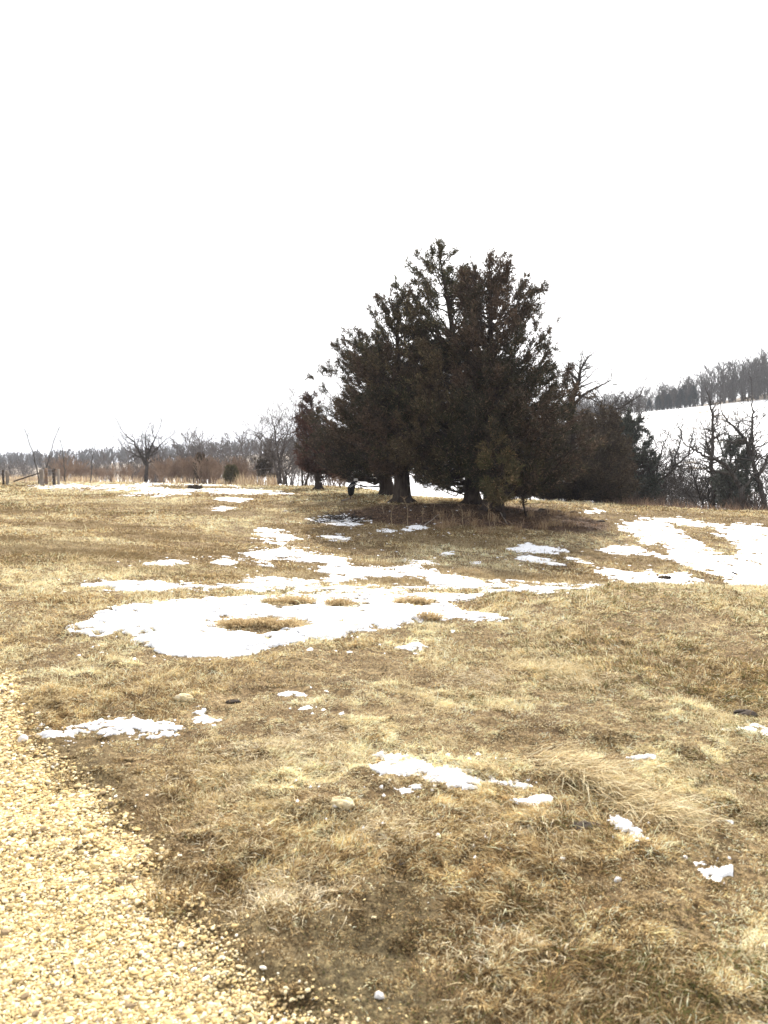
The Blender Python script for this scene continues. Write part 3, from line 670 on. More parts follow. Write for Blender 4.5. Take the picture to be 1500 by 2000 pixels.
# ------------------------------------------------------------------ cedars
def cedar(name, label, u, Y, prof, topu, trunk_px, pal, seed, dens=1.0, group='cedars on the mound', vb=None, gap=.555, multi=0, maxdepth=3.6, lowdead=22, esize=1.0, bark=M_bark):
    rng = np.random.default_rng(seed); base = at(u, Y); s = Y / 1500.0
    ub, vbs = project(*base); prof = np.array(prof, float); vtop = prof[0, 0]
    H = (vbs - vtop) * s
    hh = (vbs - prof[:, 0]) * s; order = np.argsort(hh); hh = hh[order]
    axis = lambda h: (topu - u) * s * (np.clip(h / H, 0, 1)) ** 1.25
    lft = (axis(hh) - (prof[order, 1] - u) * s); rgt = ((prof[order, 2] - u) * s - axis(hh))
    def R(h, az):
        l = np.interp(h, hh, lft); r = np.interp(h, hh, rgt); m = np.minimum((np.abs(l) + np.abs(r)) * .5, maxdepth); c = np.cos(az)
        side = np.where(c > 0, r, l); return side * np.abs(c) ** 1.3 + m * (1 - np.abs(c) ** 1.3)
    root = empty(name, base)
    # trunk
    t = np.linspace(0, 1, 26); th = t * H * .97
    tr = trunk_px * s * .5; rad = tr * (1 - t) ** 1.05 * .85 + .010 + tr * .30 * np.exp(-th / .18)
    wob = np.cumsum(rng.normal(0, .02, 26)) * (t > 0); wob2 = np.cumsum(rng.normal(0, .02, 26)) * (t > 0)
    TP = np.stack([axis(th) + wob, wob2, th - .08 * (t == 0)], 1); V, F = polytube(TP, rad, 12); tp = [(V, F)]
    for k in range(6):                                    # root flare
        a = k * 1.05 + rng.uniform(-.3, .3); P = np.array([(0, 0, .28), (math.cos(a) * tr * 1.05, math.sin(a) * tr * 1.05, .06), (math.cos(a) * tr * 1.7, math.sin(a) * tr * 1.7, -.05)])
        tp.append(polytube(P, [tr * .35, tr * .24, tr * .08], 7))
    tk = mesh_obj('trunk', *(lambda r_: (r_[0], [r_[1]]))(merge(tp)), bark, root, smooth_shade=True)
    # branches
    hmin = hh[0]; hs_ = np.linspace(hmin, H * .985, 60); wgt = np.interp(hs_, hh, np.maximum(lft + rgt, .3)) ** 1.1
    nb = int(165 * dens); cdf = np.cumsum(wgt) / wgt.sum()
    bt, tw_s, tw_d, tw_l = [], [], [], []
    for b in range(nb + lowdead):
        dead = b >= nb
        ht = np.interp(rng.random(), cdf, hs_) if not dead else hmin + rng.uniform(-.1, .8) * (.6 + .1 * H)
        az = rng.uniform(0, 2 * math.pi); rr = max(float(R(ht, az)), .12) * rng.uniform(.70, 1.12) * (.85 if dead else 1)
        el = .15 + .75 * (ht / H) ** 1.2 + rng.normal(0, .12); hs0 = max(ht - rr * math.tan(max(min(el, 1.2), -.1)), .55 if not dead else .7)
        hs0 = min(hs0, H * .96)
        a0 = np.array([np.interp(hs0, th, TP[:, 0]), np.interp(hs0, th, TP[:, 1]), hs0]); ax = float(axis(ht))
        tip = np.array([ax + rr * math.cos(az), rr * math.sin(az), ht]); m = 7; tt = np.linspace(0, 1, m)[:, None]
        P = a0 + (tip - a0) * tt; Lb = np.linalg.norm(tip - a0); P[:, 2] -= (np.sin(tt[:, 0] * math.pi) * Lb * .10); P[1:] += rng.normal(0, .04 * (1 + Lb * .35), (m - 1, 3)); P[:, 2] += .12 * Lb * (tt[:, 0] ** 3 - tt[:, 0]) * .5
        rb = min(.012 + .011 * Lb, tr * .6); bt.append(polytube(P, np.linspace(rb, .004, m), 5))
        if dead:
            for q in range(6):
                i0 = rng.integers(2, 6); d = rng.normal(0, 1, 3); d /= np.linalg.norm(d); bt.append(tubes([P[i0]], [P[i0] + d * rng.uniform(.15, .5)], [.008], [.003], 3))
            continue
        nt_ = int(Lb * 11.5 * (dens ** .3)) + 6; ts = rng.uniform(.22, 1.0, nt_) ** .75; ts[-2:] = 1
        dirb = (tip - a0) / (Lb + 1e-6)
        for q in ts:
            S = np.array([np.interp(q, tt[:, 0], P[:, k]) for k in range(3)])
            if fbm(np.array([S[2] * 2.1 + seed]), np.array([S[0] * 1.7 + S[1] * 1.1]), seed, 2)[0] > gap: continue
            d = dirb + rng.normal(0, .55, 3) + [0, 0, .28]; d /= np.linalg.norm(d)
            tw_s.append(S); tw_d.append(d); tw_l.append(rng.uniform(.16, .52) * (1.15 - .45 * q) * (1 if H > 4 else .6))
    for q in rng.uniform(.80, 1.0, int(26 + 10 * dens)):      # leader
        hq = q * H * .97; tw_s.append(np.array([np.interp(hq, th, TP[:, 0]), np.interp(hq, th, TP[:, 1]), hq])); d = rng.normal(0, .8, 3); d[2] = abs(d[2]) + .8; tw_d.append(d / np.linalg.norm(d)); tw_l.append(rng.uniform(.15, .4) * min(1, H / 5))
    S = np.array(tw_s); D = np.array(tw_d); Lw = np.array(tw_l)
    bt.append(tubes(S, S + D * Lw[:, None], np.full(len(S), .007), np.full(len(S), .003), 3))
    V, F = merge(bt); mesh_obj('branches', V, [F], bark, root)
    # foliage sprays
    M_ = 17; n = len(S) * M_; ii = np.repeat(np.arange(len(S)), M_); q = rng.uniform(.1, 1.08, n)
    P = S[ii] + D[ii] * (Lw[ii] * q)[:, None] + rng.normal(0, .034, (n, 3)); d = D[ii] + rng.normal(0, .55, (n, 3)); d /= np.linalg.norm(d, axis=1)[:, None]
    sd = rng.normal(0, 1, (n, 3)); sd = np.cross(d, sd); sd /= np.linalg.norm(sd, axis=1)[:, None] + 1e-9
    Lf = rng.uniform(.05, .17, n)[:, None] * esize; Wf = rng.uniform(.009, .022, n)[:, None] * esize
    V = np.stack([P - d * Lf * .15, P + d * Lf * .4 + sd * Wf, P + d * Lf, P + d * Lf * .4 - sd * Wf], 1).reshape(-1, 3)
    b = np.arange(n) * 4; F = np.stack([b, b + 1, b + 2, b + 3], 1)
    pal = np.array(pal); nz = fbm(P[:, 0] * .7 + seed * 3, P[:, 2] * .7 + P[:, 1] * .5, seed + 7, 3); nz = smooth(.35, .65, nz + rng.normal(0, .1, n))
    C = pal[0] * (1 - nz[:, None]) + pal[1] * nz[:, None]; tip_ = rng.random(n) < .12; C[tip_] = pal[2]; C *= rng.uniform(.65, 1.35, n)[:, None]
    mesh_obj('crown', V, [F], M_leaf, root, color=np.repeat(C, 4, axis=0))
    tag(root, label, 'cedar', group); return root

DK = [(.056,.054,.036), (.098,.070,.052), (.16,.115,.08)]
RD = [(.070,.040,.030), (.115,.058,.045), (.15,.09,.065)]
GR = [(.065,.066,.038), (.115,.088,.056), (.20,.16,.09)]
OL = [(.095,.095,.048), (.155,.125,.065), (.27,.18,.10)]
BG = [(.055,.066,.054), (.085,.090,.075), (.13,.13,.105)]
BR = [(.058,.048,.036), (.088,.068,.050), (.13,.105,.07)]
cedar('cedar_tree', 'small reddish cedar at the outer end of the cluster with a split trunk', 622, 45, [(770,598,612),(800,586,630),(835,576,660),(870,574,680),(895,580,682),(912,592,690)], 605, 17, RD, 1, 1.15, lowdead=10, maxdepth=2.6)
cedar('cedar_tree', 'dark cedar behind the black cover, rising behind the thickest trunk', 757, 38, [(635,686,704),(665,660,740),(700,640,750),(730,622,760),(785,600,780),(840,588,790),(880,595,790),(906,625,800)], 696, 34, DK, 2, 1.75, lowdead=0)
cedar('cedar_tree', 'broad dark cedar with the single thickest trunk near the black cover', 786, 31, [(565,762,792),(585,738,820),(605,715,835),(650,690,850),(710,672,862),(780,655,870),(850,655,875),(885,690,875),(910,728,860)], 775, 40, DK, 3, 1.65, maxdepth=3.0, lowdead=2)
cedar('cedar_tree', 'tallest cedar whose pointed top rises over the whole cluster', 924, 30.5, [(472,842,866),(495,822,888),(520,800,912),(545,785,930),(600,750,940),(650,725,955),(720,720,975),(800,722,1000),(870,735,1005),(910,765,1000),(938,810,990)], 852, 36, GR, 4, 2.05, gap=.575, maxdepth=3.2)
cedar('cedar_tree', 'open cedar with two spires whose dark trunk shows against the sky', 962, 28.5, [(494,930,952),(512,918,992),(540,900,1022),(575,890,1042),(610,885,1062),(650,880,1088),(685,880,1114),(740,880,1120),(800,885,1140),(860,900,1150),(905,920,1145),(942,945,1110)], 955, 38, DK, 5, 2.3, gap=.575, maxdepth=3.2)
cedar('cedar_tree', 'wide brownish cedar filling the low ground behind the crest', 1120, 38, [(770,1095,1120),(810,1060,1165),(850,1035,1200),(890,1020,1230),(940,1020,1238),(968,1035,1225)], 1108, 26, BR, 6, 1.3, lowdead=60)
cedar('young_cedar', 'young olive green cedar growing in front of the forked trunk', 985, 26.9, [(822,962,982),(850,952,998),(885,942,1002),(915,938,1008),(950,948,1006),(972,960,1000)], 972, 5, OL, 7, .55, gap=.6, maxdepth=.9, lowdead=8, group=None)
cedar('young_cedar', 'small olive tipped cedar tucked against the open cedar', 1030, 27.4, [(872,1018,1036),(895,1004,1052),(925,1000,1050),(962,1008,1046),(992,1012,1044)], 1030, 4, [(.065,.06,.035),(.10,.08,.045),(.16,.12,.07)], 8, .32, gap=.6, maxdepth=.9, lowdead=8, group=None)
cedar('cedar_tree', 'dark blue green cedar standing alone in the valley edge beyond the crest', 1240, 50, [(800,1212,1232),(840,1197,1258),(890,1186,1276),(940,1182,1288),(985,1186,1282)], 1222, 20, BG, 9, 1.3, group='valley cedars beyond the crest', esize=1.5)
cedar('cedar_tree', 'grey green cedar among the bare valley trees beyond the crest', 1425, 47, [(852,1418,1445),(885,1405,1468),(930,1400,1474),(975,1408,1470),(1000,1412,1462)], 1432, 12, [(.085,.10,.085),(.12,.13,.11),(.18,.18,.15)], 10, .55, group='valley cedars beyond the crest', esize=1.4)
cedar('cedar_tree', 'brown green cedar filling the gap between crest and blue green cedar', 1185, 44, [(790,1150,1185),(840,1130,1215),(900,1120,1230),(960,1130,1235)], 1170, 16, BR, 12, 1.1, group='valley cedars beyond the crest', esize=1.3)

# ------------------------------------------------------------------ bare trees
def grow(p, d, L, r, lvl, rng, P, segs):
    n = P['n'][min(lvl, len(P['n']) - 1)]; st = L / n; wig = P['wig'] * (1 + .25 * lvl)
    kids = P['kids'][min(lvl, len(P['kids']) - 1)]; start = P['start'] if lvl == 0 else .15
    spawn = set(); ks = sorted(rng.uniform(start, 1, kids))
    for i in range(n):
        d = d + rng.normal(0, wig, 3) + np.array([0, 0, P['up'] * (1 if lvl else .3)]); d = d / np.linalg.norm(d)
        p2 = p + d * st; ra = r * (1 - (i / n) * P['tap']); rb = r * (1 - ((i + 1) / n) * P['tap'])
        segs.append((p, p2, ra, rb, lvl))
        if lvl < P['lv']:
            for k in ks:
                if i / n <= k < (i + 1) / n:
                    f = k * n - i; q = p + (p2 - p) * f
                    s = rng.normal(0, 1, 3); s -= d * np.dot(s, d); s /= np.linalg.norm(s); an = P['ang'] * rng.uniform(.65, 1.3)
                    dd = d * math.cos(an) + s * math.sin(an)
                    grow(q, dd, L * P['ratio'] * rng.uniform(.65, 1.15) * (1.1 - .45 * k), ra * P['rr'], lvl + 1, rng, P, segs)
        p = p2
    return segs

OAK = dict(n=[7, 7, 6, 4, 3], kids=[8, 7, 6, 4], wig=.16, up=.06, tap=.8, lv=4, start=.25, ang=.95, ratio=.62, rr=.55)
TALL = dict(n=[10, 6, 5, 3], kids=[16, 6, 4, 3], wig=.07, up=.09, tap=.85, lv=3, start=.3, ang=.75, ratio=.36, rr=.45)
SPRD = dict(n=[6, 7, 5, 4], kids=[11, 8, 6, 4], wig=.12, up=.08, tap=.8, lv=3, start=.12, ang=.65, ratio=.72, rr=.55)
FARP = dict(n=[6, 4, 3], kids=[12, 6, 0], wig=.1, up=.09, tap=.85, lv=2, start=.25, ang=.75, ratio=.45, rr=.5)
SHRB = dict(n=[5, 4, 3], kids=[5, 3, 0], wig=.12, up=.05, tap=.8, lv=2, start=.25, ang=.5, ratio=.5, rr=.6)

def bare_segs(P, H, r, stems, seed, lean=(0, 0)):
    rng = np.random.default_rng(seed); segs = []
    for k in range(stems):
        d = np.array([lean[0] + rng.normal(0, .22 if stems > 1 else .03), lean[1] + rng.normal(0, .15 if stems > 1 else .03), 1]); d /= np.linalg.norm(d)
        grow(np.array([rng.normal(0, r * 1.2) if stems > 1 else 0, rng.normal(0, r) if stems > 1 else 0, -.1]), d, H * .8, r * (1 if stems == 1 else rng.uniform(.6, .9)), 0, rng, P, segs)
    top = max(s[1][2] for s in segs); f = H / top
    P0 = np.array([s[0] for s in segs]) * f; P1 = np.array([s[1] for s in segs]) * f; A = np.array([s[2] for s in segs]); B = np.array([s[3] for s in segs]); lv = np.array([s[4] for s in segs])
    return P0, P1, A, B, lv

def bare_meshes(P0, P1, A, B, lv, rmin):
    A = np.maximum(A, rmin); B = np.maximum(B, rmin * .75)
    t = lv == 0; Vt, Ft = tubes(P0[t], P1[t], A[t] * 1.0, B[t], 8)
    c1 = lv == 1; c2 = lv > 1; pr = []
    if c1.any(): pr.append(tubes(P0[c1], P1[c1], A[c1], B[c1], 5))
    if c2.any(): pr.append(tubes(P0[c2], P1[c2], A[c2], B[c2], 3))
    return (Vt, Ft), merge(pr)

def bare_tree(label, u, Y, vtop, P, r, stems=1, seed=1, lean=(0, 0), mat=M_barkg, rmin=.008, group=None, cat='bare tree', name='bare_tree', spread=1.0):
    b = at(u, Y); ub, vb = project(*b); H = (vb - vtop) * Y / 1500.0
    (Vt, Ft), (Vc, Fc) = bare_meshes(*bare_segs(P, H, r, stems, seed, lean), rmin)
    Vt[:, :2] *= spread; Vc[:, :2] *= spread
    o = empty(name, b); mesh_obj('trunk', Vt, [Ft], mat, o, smooth_shade=True); mesh_obj('crown', Vc, [Fc], mat, o)
    tag(o, label, cat, group); return o

def limb_tree(label, u, Y, mains, r, seed, mat=M_barkg, rmin=.012, group=None, sub=None, dens=1.0):
    """main stems given as outlines (u, v, radius share), side branches grown from them"""
    sub = sub or dict(n=[6, 5, 3], kids=[5, 4, 0], wig=.17, up=.05, tap=.8, lv=2, start=.2, ang=.8, ratio=.55, rr=.6)
    rng = np.random.default_rng(seed); b = at(u, Y); s = Y / 1500; _, vb = project(*b); T, S = [], []; o = empty('bare_tree', b)
    for m in mains:
        pts = np.array([((a - u) * s, 0, (vb - c) * s) for a, c in m['p']]); pts[:, 1] = np.cumsum(rng.normal(0, .12, len(pts))) * (np.arange(len(pts)) > 0)
        k = len(pts); t = np.linspace(0, k - 1, (k - 1) * 5 + 1); Q = np.stack([np.interp(t, np.arange(k), pts[:, c]) for c in range(3)], 1); Q[1:-1] += rng.normal(0, .025, (len(Q) - 2, 3))
        rad = r * (m.get('a', 1) + (m.get('b', .13) - m.get('a', 1)) * t / t[-1]); T.append(polytube(Q, rad, 8)); Ltot = np.linalg.norm(np.diff(Q, axis=0), axis=1).sum()
        nk = int(Ltot * 4.2 * dens)
        for q in rng.uniform(m.get('s', .25), 1, nk):
            i_ = min(int(q * (len(Q) - 1)), len(Q) - 2); d = Q[i_ + 1] - Q[i_]; d /= np.linalg.norm(d); x = rng.normal(0, 1, 3); x[2] += .35; x -= d * np.dot(x, d); x /= np.linalg.norm(x)
            dd = d * .55 + x; dd /= np.linalg.norm(dd); grow(Q[i_], dd, rng.uniform(.6, 2.1) * m.get('L', 1.0) * sub.get('LF', 1) * (1.15 - .5 * q), rad[i_] * .5, 1, rng, dict(sub, lv=3), S)
        d = Q[-1] - Q[-2]; d /= np.linalg.norm(d); grow(Q[-1], d, 1.3 * m.get('L', 1.0), rad[-1], 1, rng, dict(sub, lv=3), S)
    V, F = merge(T); mesh_obj('trunk', V, [F], mat, o, smooth_shade=True)
    A = np.maximum([q[2] for q in S], rmin); B = np.maximum([q[3] for q in S], rmin * .7); V, F = tubes([q[0] for q in S], [q[1] for q in S], A, B, 4)
    mesh_obj('crown', V, [F], mat, o); tag(o, label, 'bare tree', group); return o

limb_tree('grey bare tree with several slanting stems beside the reddish cedar', 548, 50, [dict(p=[(545,945),(541,915),(527,880),(508,855),(496,843)]), dict(p=[(548,945),(545,905),(540,870),(535,835),(531,815)]), dict(p=[(556,946),(552,920),(548,890),(560,850),(574,818)]), dict(p=[(560,948),(558,925),(572,895),(592,872)], a=.7), dict(p=[(544,920),(530,900),(514,890)], a=.5), dict(p=[(550,900),(556,860),(552,822)], a=.4), dict(p=[(552,915),(580,895),(600,885)], a=.4)], .10, 5, M_pale, rmin=.008, dens=1.25, sub=dict(n=[6, 5, 3], kids=[6, 5, 0], wig=.15, up=.07, tap=.8, lv=2, start=.2, ang=.75, ratio=.62, rr=.6, LF=1.5))
bare_tree('pale bare tree whose twigs rise behind the reddish cedar', 592, 56, 745, TALL, .12, 2, 7, rmin=.009)
limb_tree('wide bare tree standing alone above the far brush', 285, 66, [dict(p=[(285,940),(287,905),(286,880),(287,852)]), dict(p=[(286,908),(275,887),(262,864),(244,846)], a=.7), dict(p=[(287,893),(297,870),(308,848)], a=.6), dict(p=[(287,902),(305,878),(322,862)], a=.55), dict(p=[(284,900),(265,888),(245,878)], a=.5)], .19, 23, M_barkd, .017, dens=.8)
limb_tree('tall bare tree whose crooked limbs reach out past the cedars against the sky', 1120, 46, [dict(p=[(1120,985),(1108,860),(1110,800),(1118,772),(1126,745),(1130,722),(1141,706)], b=.15, s=.5), dict(p=[(1110,800),(1135,772),(1162,758),(1190,744)], a=.45, b=.12), dict(p=[(1108,822),(1150,812),(1190,803),(1222,790),(1245,772)], a=.5, b=.12), dict(p=[(1110,790),(1122,760),(1150,735)], a=.3, b=.1)], .24, 33, M_barkd, .013, dens=.75)
VG = 'bare trees in the valley beyond the crest'
limb_tree('dark bare tree whose heavy limb arches over the snowy gap', 1449, 44, [dict(p=[(1449,1020),(1449,990),(1445,953),(1432,930),(1417,908),(1393,896),(1370,888),(1357,878),(1340,871)], b=.2, s=.35), dict(p=[(1430,926),(1400,921),(1387,913),(1367,903),(1350,905)], a=.5), dict(p=[(1447,962),(1460,945),(1475,925),(1490,915)], a=.6), dict(p=[(1393,896),(1380,875),(1375,850)], a=.35)], .16, 45, M_barkg, .011, VG)
limb_tree('big dark bare tree forking high above the grey green cedar', 1495, 46, [dict(p=[(1500,1020),(1492,965),(1480,930),(1470,890),(1455,855),(1438,838),(1423,824),(1408,802)], b=.15, s=.3), dict(p=[(1455,855),(1430,863),(1400,858),(1385,850)], a=.4), dict(p=[(1470,890),(1468,850),(1466,810),(1462,780)], a=.5), dict(p=[(1480,930),(1500,890),(1510,850)], a=.6)], .18, 48, M_barkg, .011, VG)
limb_tree('crooked dark bare tree bridging from the blue green cedar over the gap', 1275, 50, [dict(p=[(1275,1020),(1278,965),(1283,943),(1307,925),(1318,911),(1343,889),(1362,876)], b=.15, s=.3), dict(p=[(1312,918),(1318,890),(1326,868),(1329,848),(1322,832)], a=.5), dict(p=[(1283,943),(1285,905),(1292,872),(1305,845)], a=.5), dict(p=[(1283,943),(1268,930),(1262,900)], a=.4), dict(p=[(1343,889),(1350,860),(1352,835)], a=.35)], .14, 49, M_barkd, .011, VG)
limb_tree('slender many stemmed bare tree rising low in the snowy gap', 1385, 48, [dict(p=[(1385,1020),(1372,985),(1360,950),(1350,925),(1345,900)]), dict(p=[(1390,1020),(1388,980),(1385,950),(1376,915)]), dict(p=[(1380,1020),(1362,990),(1345,965),(1330,945)]), dict(p=[(1392,1020),(1398,970),(1405,930)])], .10, 52, M_barkd, .011, VG)
limb_tree('tall straight bare tree with a thick vine covered trunk', 1392, 52, [dict(p=[(1392,1030),(1392,960),(1390,900),(1388,850),(1384,810),(1380,782)], b=.25, s=.2, L=.8)], .18, 53, M_barkg, .011, VG, dens=1.6)
RB = [(1305, 58, 858, SPRD, .10, 2, 41, 0, 'small bare tree behind the crooked one in the gap'),
      (1432, 56, 782, TALL, .15, 1, 46, 0, 'tall slim bare tree standing right of the vine covered one'),
      (1447, 60, 790, TALL, .13, 1, 47, 0, 'thin straight bare tree between the slim one and the forking one'),
      (1474, 54, 762, TALL, .2, 1, 54, 0, 'tallest bare tree of the valley row, thick and upright'),
      (1512, 50, 750, TALL, .18, 2, 55, 0, 'tall twin stemmed bare tree at the end of the valley row'),
      (1350, 66, 890, SPRD, .09, 3, 56, 0, 'small spreading bare tree low on the valley floor'),
      (1215, 56, 765, OAK, .2, 1, 35, 0, 'crooked bare tree behind the brown cedar and the blue green cedar'),
      (1180, 60, 770, SPRD, .12, 2, 36, 0, 'many stemmed bare tree showing over the brown cedar')]
for (u, Y, vt, P, r, st, sd_, ln, lb) in RB:
    bare_tree(lb, u, Y, vt, P, r, st, sd_, (ln, 0), M_barkd, .014, VG)

for (u, Y, tu, tv, lb) in [(76, 53, 50, 836, 'tall thin sapling bending away from the fence corner post'), (88, 54, 121, 832, 'tall thin sapling leaning towards the wide bare tree'), (128, 58, 120, 858, 'short thin upright sapling rising from the brush'), (178, 60, 188, 868, 'thin hooked sapling rising from the brush')]:
    b = at(u, Y); s = Y / 1500; _, vb = project(*b); H = (vb - tv) * s; dx = (tu - u) * s; t = np.linspace(0, 1, 14); rng = np.random.default_rng(u)
    P = np.stack([dx * t ** 1.6 + rng.normal(0, .02, 14), 0 * t, H * t], 1); o = empty('sapling', b); V, F = polytube(P, np.linspace(.045, .012, 14), 6); mesh_obj('trunk', V, [F], M_barkg, o)
    k = rng.integers(3, 13, 14); a = rng.uniform(0, 6.28, 14); L = rng.uniform(.15, .5, 14); Q = P[k] + np.stack([np.cos(a) * L * .5, np.sin(a) * L * .5, L], 1)
    V, F = tubes(P[k], Q, np.full(14, .012), np.full(14, .006), 3); mesh_obj('crown', V, [F], M_barkg, o); tag(o, lb, 'sapling')

# ---- repeats: prototypes copied with their parts
def copy_tree(o):
    c = o.copy(); col.objects.link(c)
    for ch in [k for k in bpy.data.objects if k.parent == o]:
        d = ch.copy(); col.objects.link(d); d.parent = c
    return c

def proto(P, H, r, stems, seed, mat, rmin, name):
    (Vt, Ft), (Vc, Fc) = bare_meshes(*bare_segs(P, H, r, stems, seed), rmin); o = empty(name, (0, 0, 0))
    mesh_obj('trunk', Vt, [Ft], mat, o); mesh_obj('crown', Vc, [Fc], mat, o); return o

def scatter(protos, spots, label, cat, group, seed, smin=.8, smax=1.2):
    rng = np.random.default_rng(seed); used = set()
    for i, sp in enumerate(spots):
        k = i % len(protos); o = protos[k] if k not in used else copy_tree(protos[k]); used.add(k)
        u, Y = sp[0], sp[1]; p = at(u, Y); o.location = p; s = (sp[2] if len(sp) > 2 else 1) * rng.uniform(smin, smax)
        o.scale = (s, s, s); o.rotation_euler = (0, 0, rng.uniform(0, 6.28)); tag(o, label, cat, group)

rs = np.random.default_rng(77)
# valley and far-field trees
def spots_(u0, u1, n, y0, y1, sc): return [(u + rs.uniform(-7, 7), rs.uniform(y0, y1), sc) for u in np.linspace(u0, u1, n)]
def rows(protos, segs_, cat, group, seed):
    used = set(); rng = np.random.default_rng(seed); c = 0
    for (u0, u1, n, y0, y1, sc, lab) in segs_:
        for sp in spots_(u0, u1, n, y0, y1, sc):
            k = c % len(protos); c += 1; o = protos[k] if k not in used else copy_tree(protos[k]); used.add(k)
            o.location = at(sp[0], sp[1]); s = sp[2] * rng.uniform(.72, 1.2); o.scale = (s, s, s); o.rotation_euler = (0, 0, rng.uniform(0, 6.28)); tag(o, lab, cat, group)
ps = [proto(FARP, 5.0, .09, 2, 100 + k, M_pale, .022, 'bare_tree') for k in range(5)]
rows(ps, [(-60, 70, 16, 84, 125, .62, 'low grey bare tree behind the fence posts'), (85, 210, 16, 84, 125, .72, 'grey bare tree behind the brush between fence and wide bare tree'),
          (225, 345, 16, 84, 125, .88, 'grey bare tree in the thin wood behind the wide bare tree'), (360, 500, 20, 84, 120, 1.15, 'grey bare tree behind the brush near the small evergreens'), (515, 650, 17, 80, 110, 1.2, 'grey bare tree behind the slanting stemmed tree')],
     'bare tree', 'bare trees behind the field edge', 1)
ps = [proto(FARP, 9.0, .16, 2, 120 + k, M_barkd, .035, 'bare_tree') for k in range(5)]
rows(ps, [(640, 800, 26, 126, 160, .9, 'dark bare tree in the valley wood behind the dark cedars'), (810, 1000, 30, 126, 165, 1.0, 'dark bare tree in the valley wood behind the tallest cedar'), (1010, 1235, 30, 105, 140, .95, 'dark bare tree in the valley wood behind the brownish cedar')],
     'bare tree', 'bare trees in the valley behind the cedars', 2)
ps = [proto(SHRB, 2.4, .026, 22, 140 + k, M_twig, .010, 'field_shrub') for k in range(4)]
rows(ps, [(120, 160, 4, 62, 70, .95, 'russet leafless shrub just past the last fence post'), (170, 240, 5, 63, 74, .7, 'small russet shrub between fence and wide bare tree'), (250, 300, 5, 67, 74, .8, 'russet shrub at the foot of the wide bare tree'),
          (305, 420, 16, 62, 74, 1.0, 'tall russet shrub in the thick brush beside the wide bare tree'), (425, 500, 9, 64, 74, .95, 'russet shrub around the small olive evergreen')],
     'shrub', 'russet shrubs along the field edge', 3)
ps = [proto(SHRB, 3.0, .035, 9, 150 + k, M_pale, .012, 'field_shrub') for k in range(3)]
rows(ps, [(-30, 100, 8, 66, 80, .62, 'sparse grey brown shrub behind the fence'), (110, 290, 12, 66, 80, .75, 'sparse grey brown shrub behind the low russet brush'), (300, 500, 16, 68, 80, 1.0, 'grey brown shrub rising over the russet brush'), (510, 640, 9, 66, 78, .9, 'grey brown shrub behind the slanting stemmed tree')],
     'shrub', 'grey brown shrubs along the field edge', 4)
ps = [proto(TALL, 7.5, .10, 1 + k % 2, 180 + k, M_barkg, .014, 'bare_tree') for k in range(4)]
rows(ps, [(1262, 1330, 5, 62, 84, .8, 'thin grey bare tree on the valley floor behind the crooked bridging tree'), (1345, 1420, 7, 58, 84, 1.0, 'thin grey bare tree on the valley floor around the vine covered trunk'), (1430, 1540, 9, 56, 84, 1.15, 'thin grey bare tree on the valley floor behind the forking tree')],
     'bare tree', 'thin bare trees on the valley floor', 15)
ps = [proto(SHRB, 2.2, .022, 20, 160 + k, M_twigb, .009, 'valley_shrub') for k in range(3)]
rows(ps, [(1185, 1262, 5, 42, 48, .9, 'brown leafless shrub beneath the blue green cedar'), (1290, 1345, 3, 41, 46, .75, 'brown leafless shrub below the snowy gap'), (1400, 1540, 8, 42, 48, .9, 'brown leafless shrub around the grey green cedar')],
     'shrub', 'shrubs in the valley beyond the crest', 5)
ps = [proto(SHRB, 1.6, .02, 20, 170 + k, M_twig, .010, 'valley_shrub') for k in range(2)]
scatter(ps, [(u, Y) for u, Y in ((664, 50), (672, 54), (652, 56))], 'low russet shrub on the bright grass between the reddish cedar and the black cover', 'shrub', 'low shrubs behind the black cover', 6)
cedar('young_cedar', 'small round olive evergreen in front of the field edge brush', 452, 62, [(911,446,458),(925,441,462),(936,442,462)], 452, 4, [(.09,.085,.045),(.12,.10,.06),(.16,.13,.08)], 61, .5, gap=.8, maxdepth=.5, lowdead=0, group=None, esize=1.4)
cedar('young_cedar', 'small dark evergreen half buried in the field edge brush', 392, 65, [(888,388,398),(905,383,403),(932,385,401)], 392, 4, DK, 62, .5, gap=.8, maxdepth=.5, lowdead=0, group=None, esize=1.4)
cedar('young_cedar', 'dark low evergreen bush beside the slanting stemmed bare tree', 522, 66, [(880,515,530),(897,502,538),(912,508,548),(930,500,540)], 522, 5, [(.06,.05,.04),(.08,.065,.05),(.12,.10,.08)], 63, .35, gap=.56, maxdepth=.9, lowdead=0, group=None, esize=1.4)
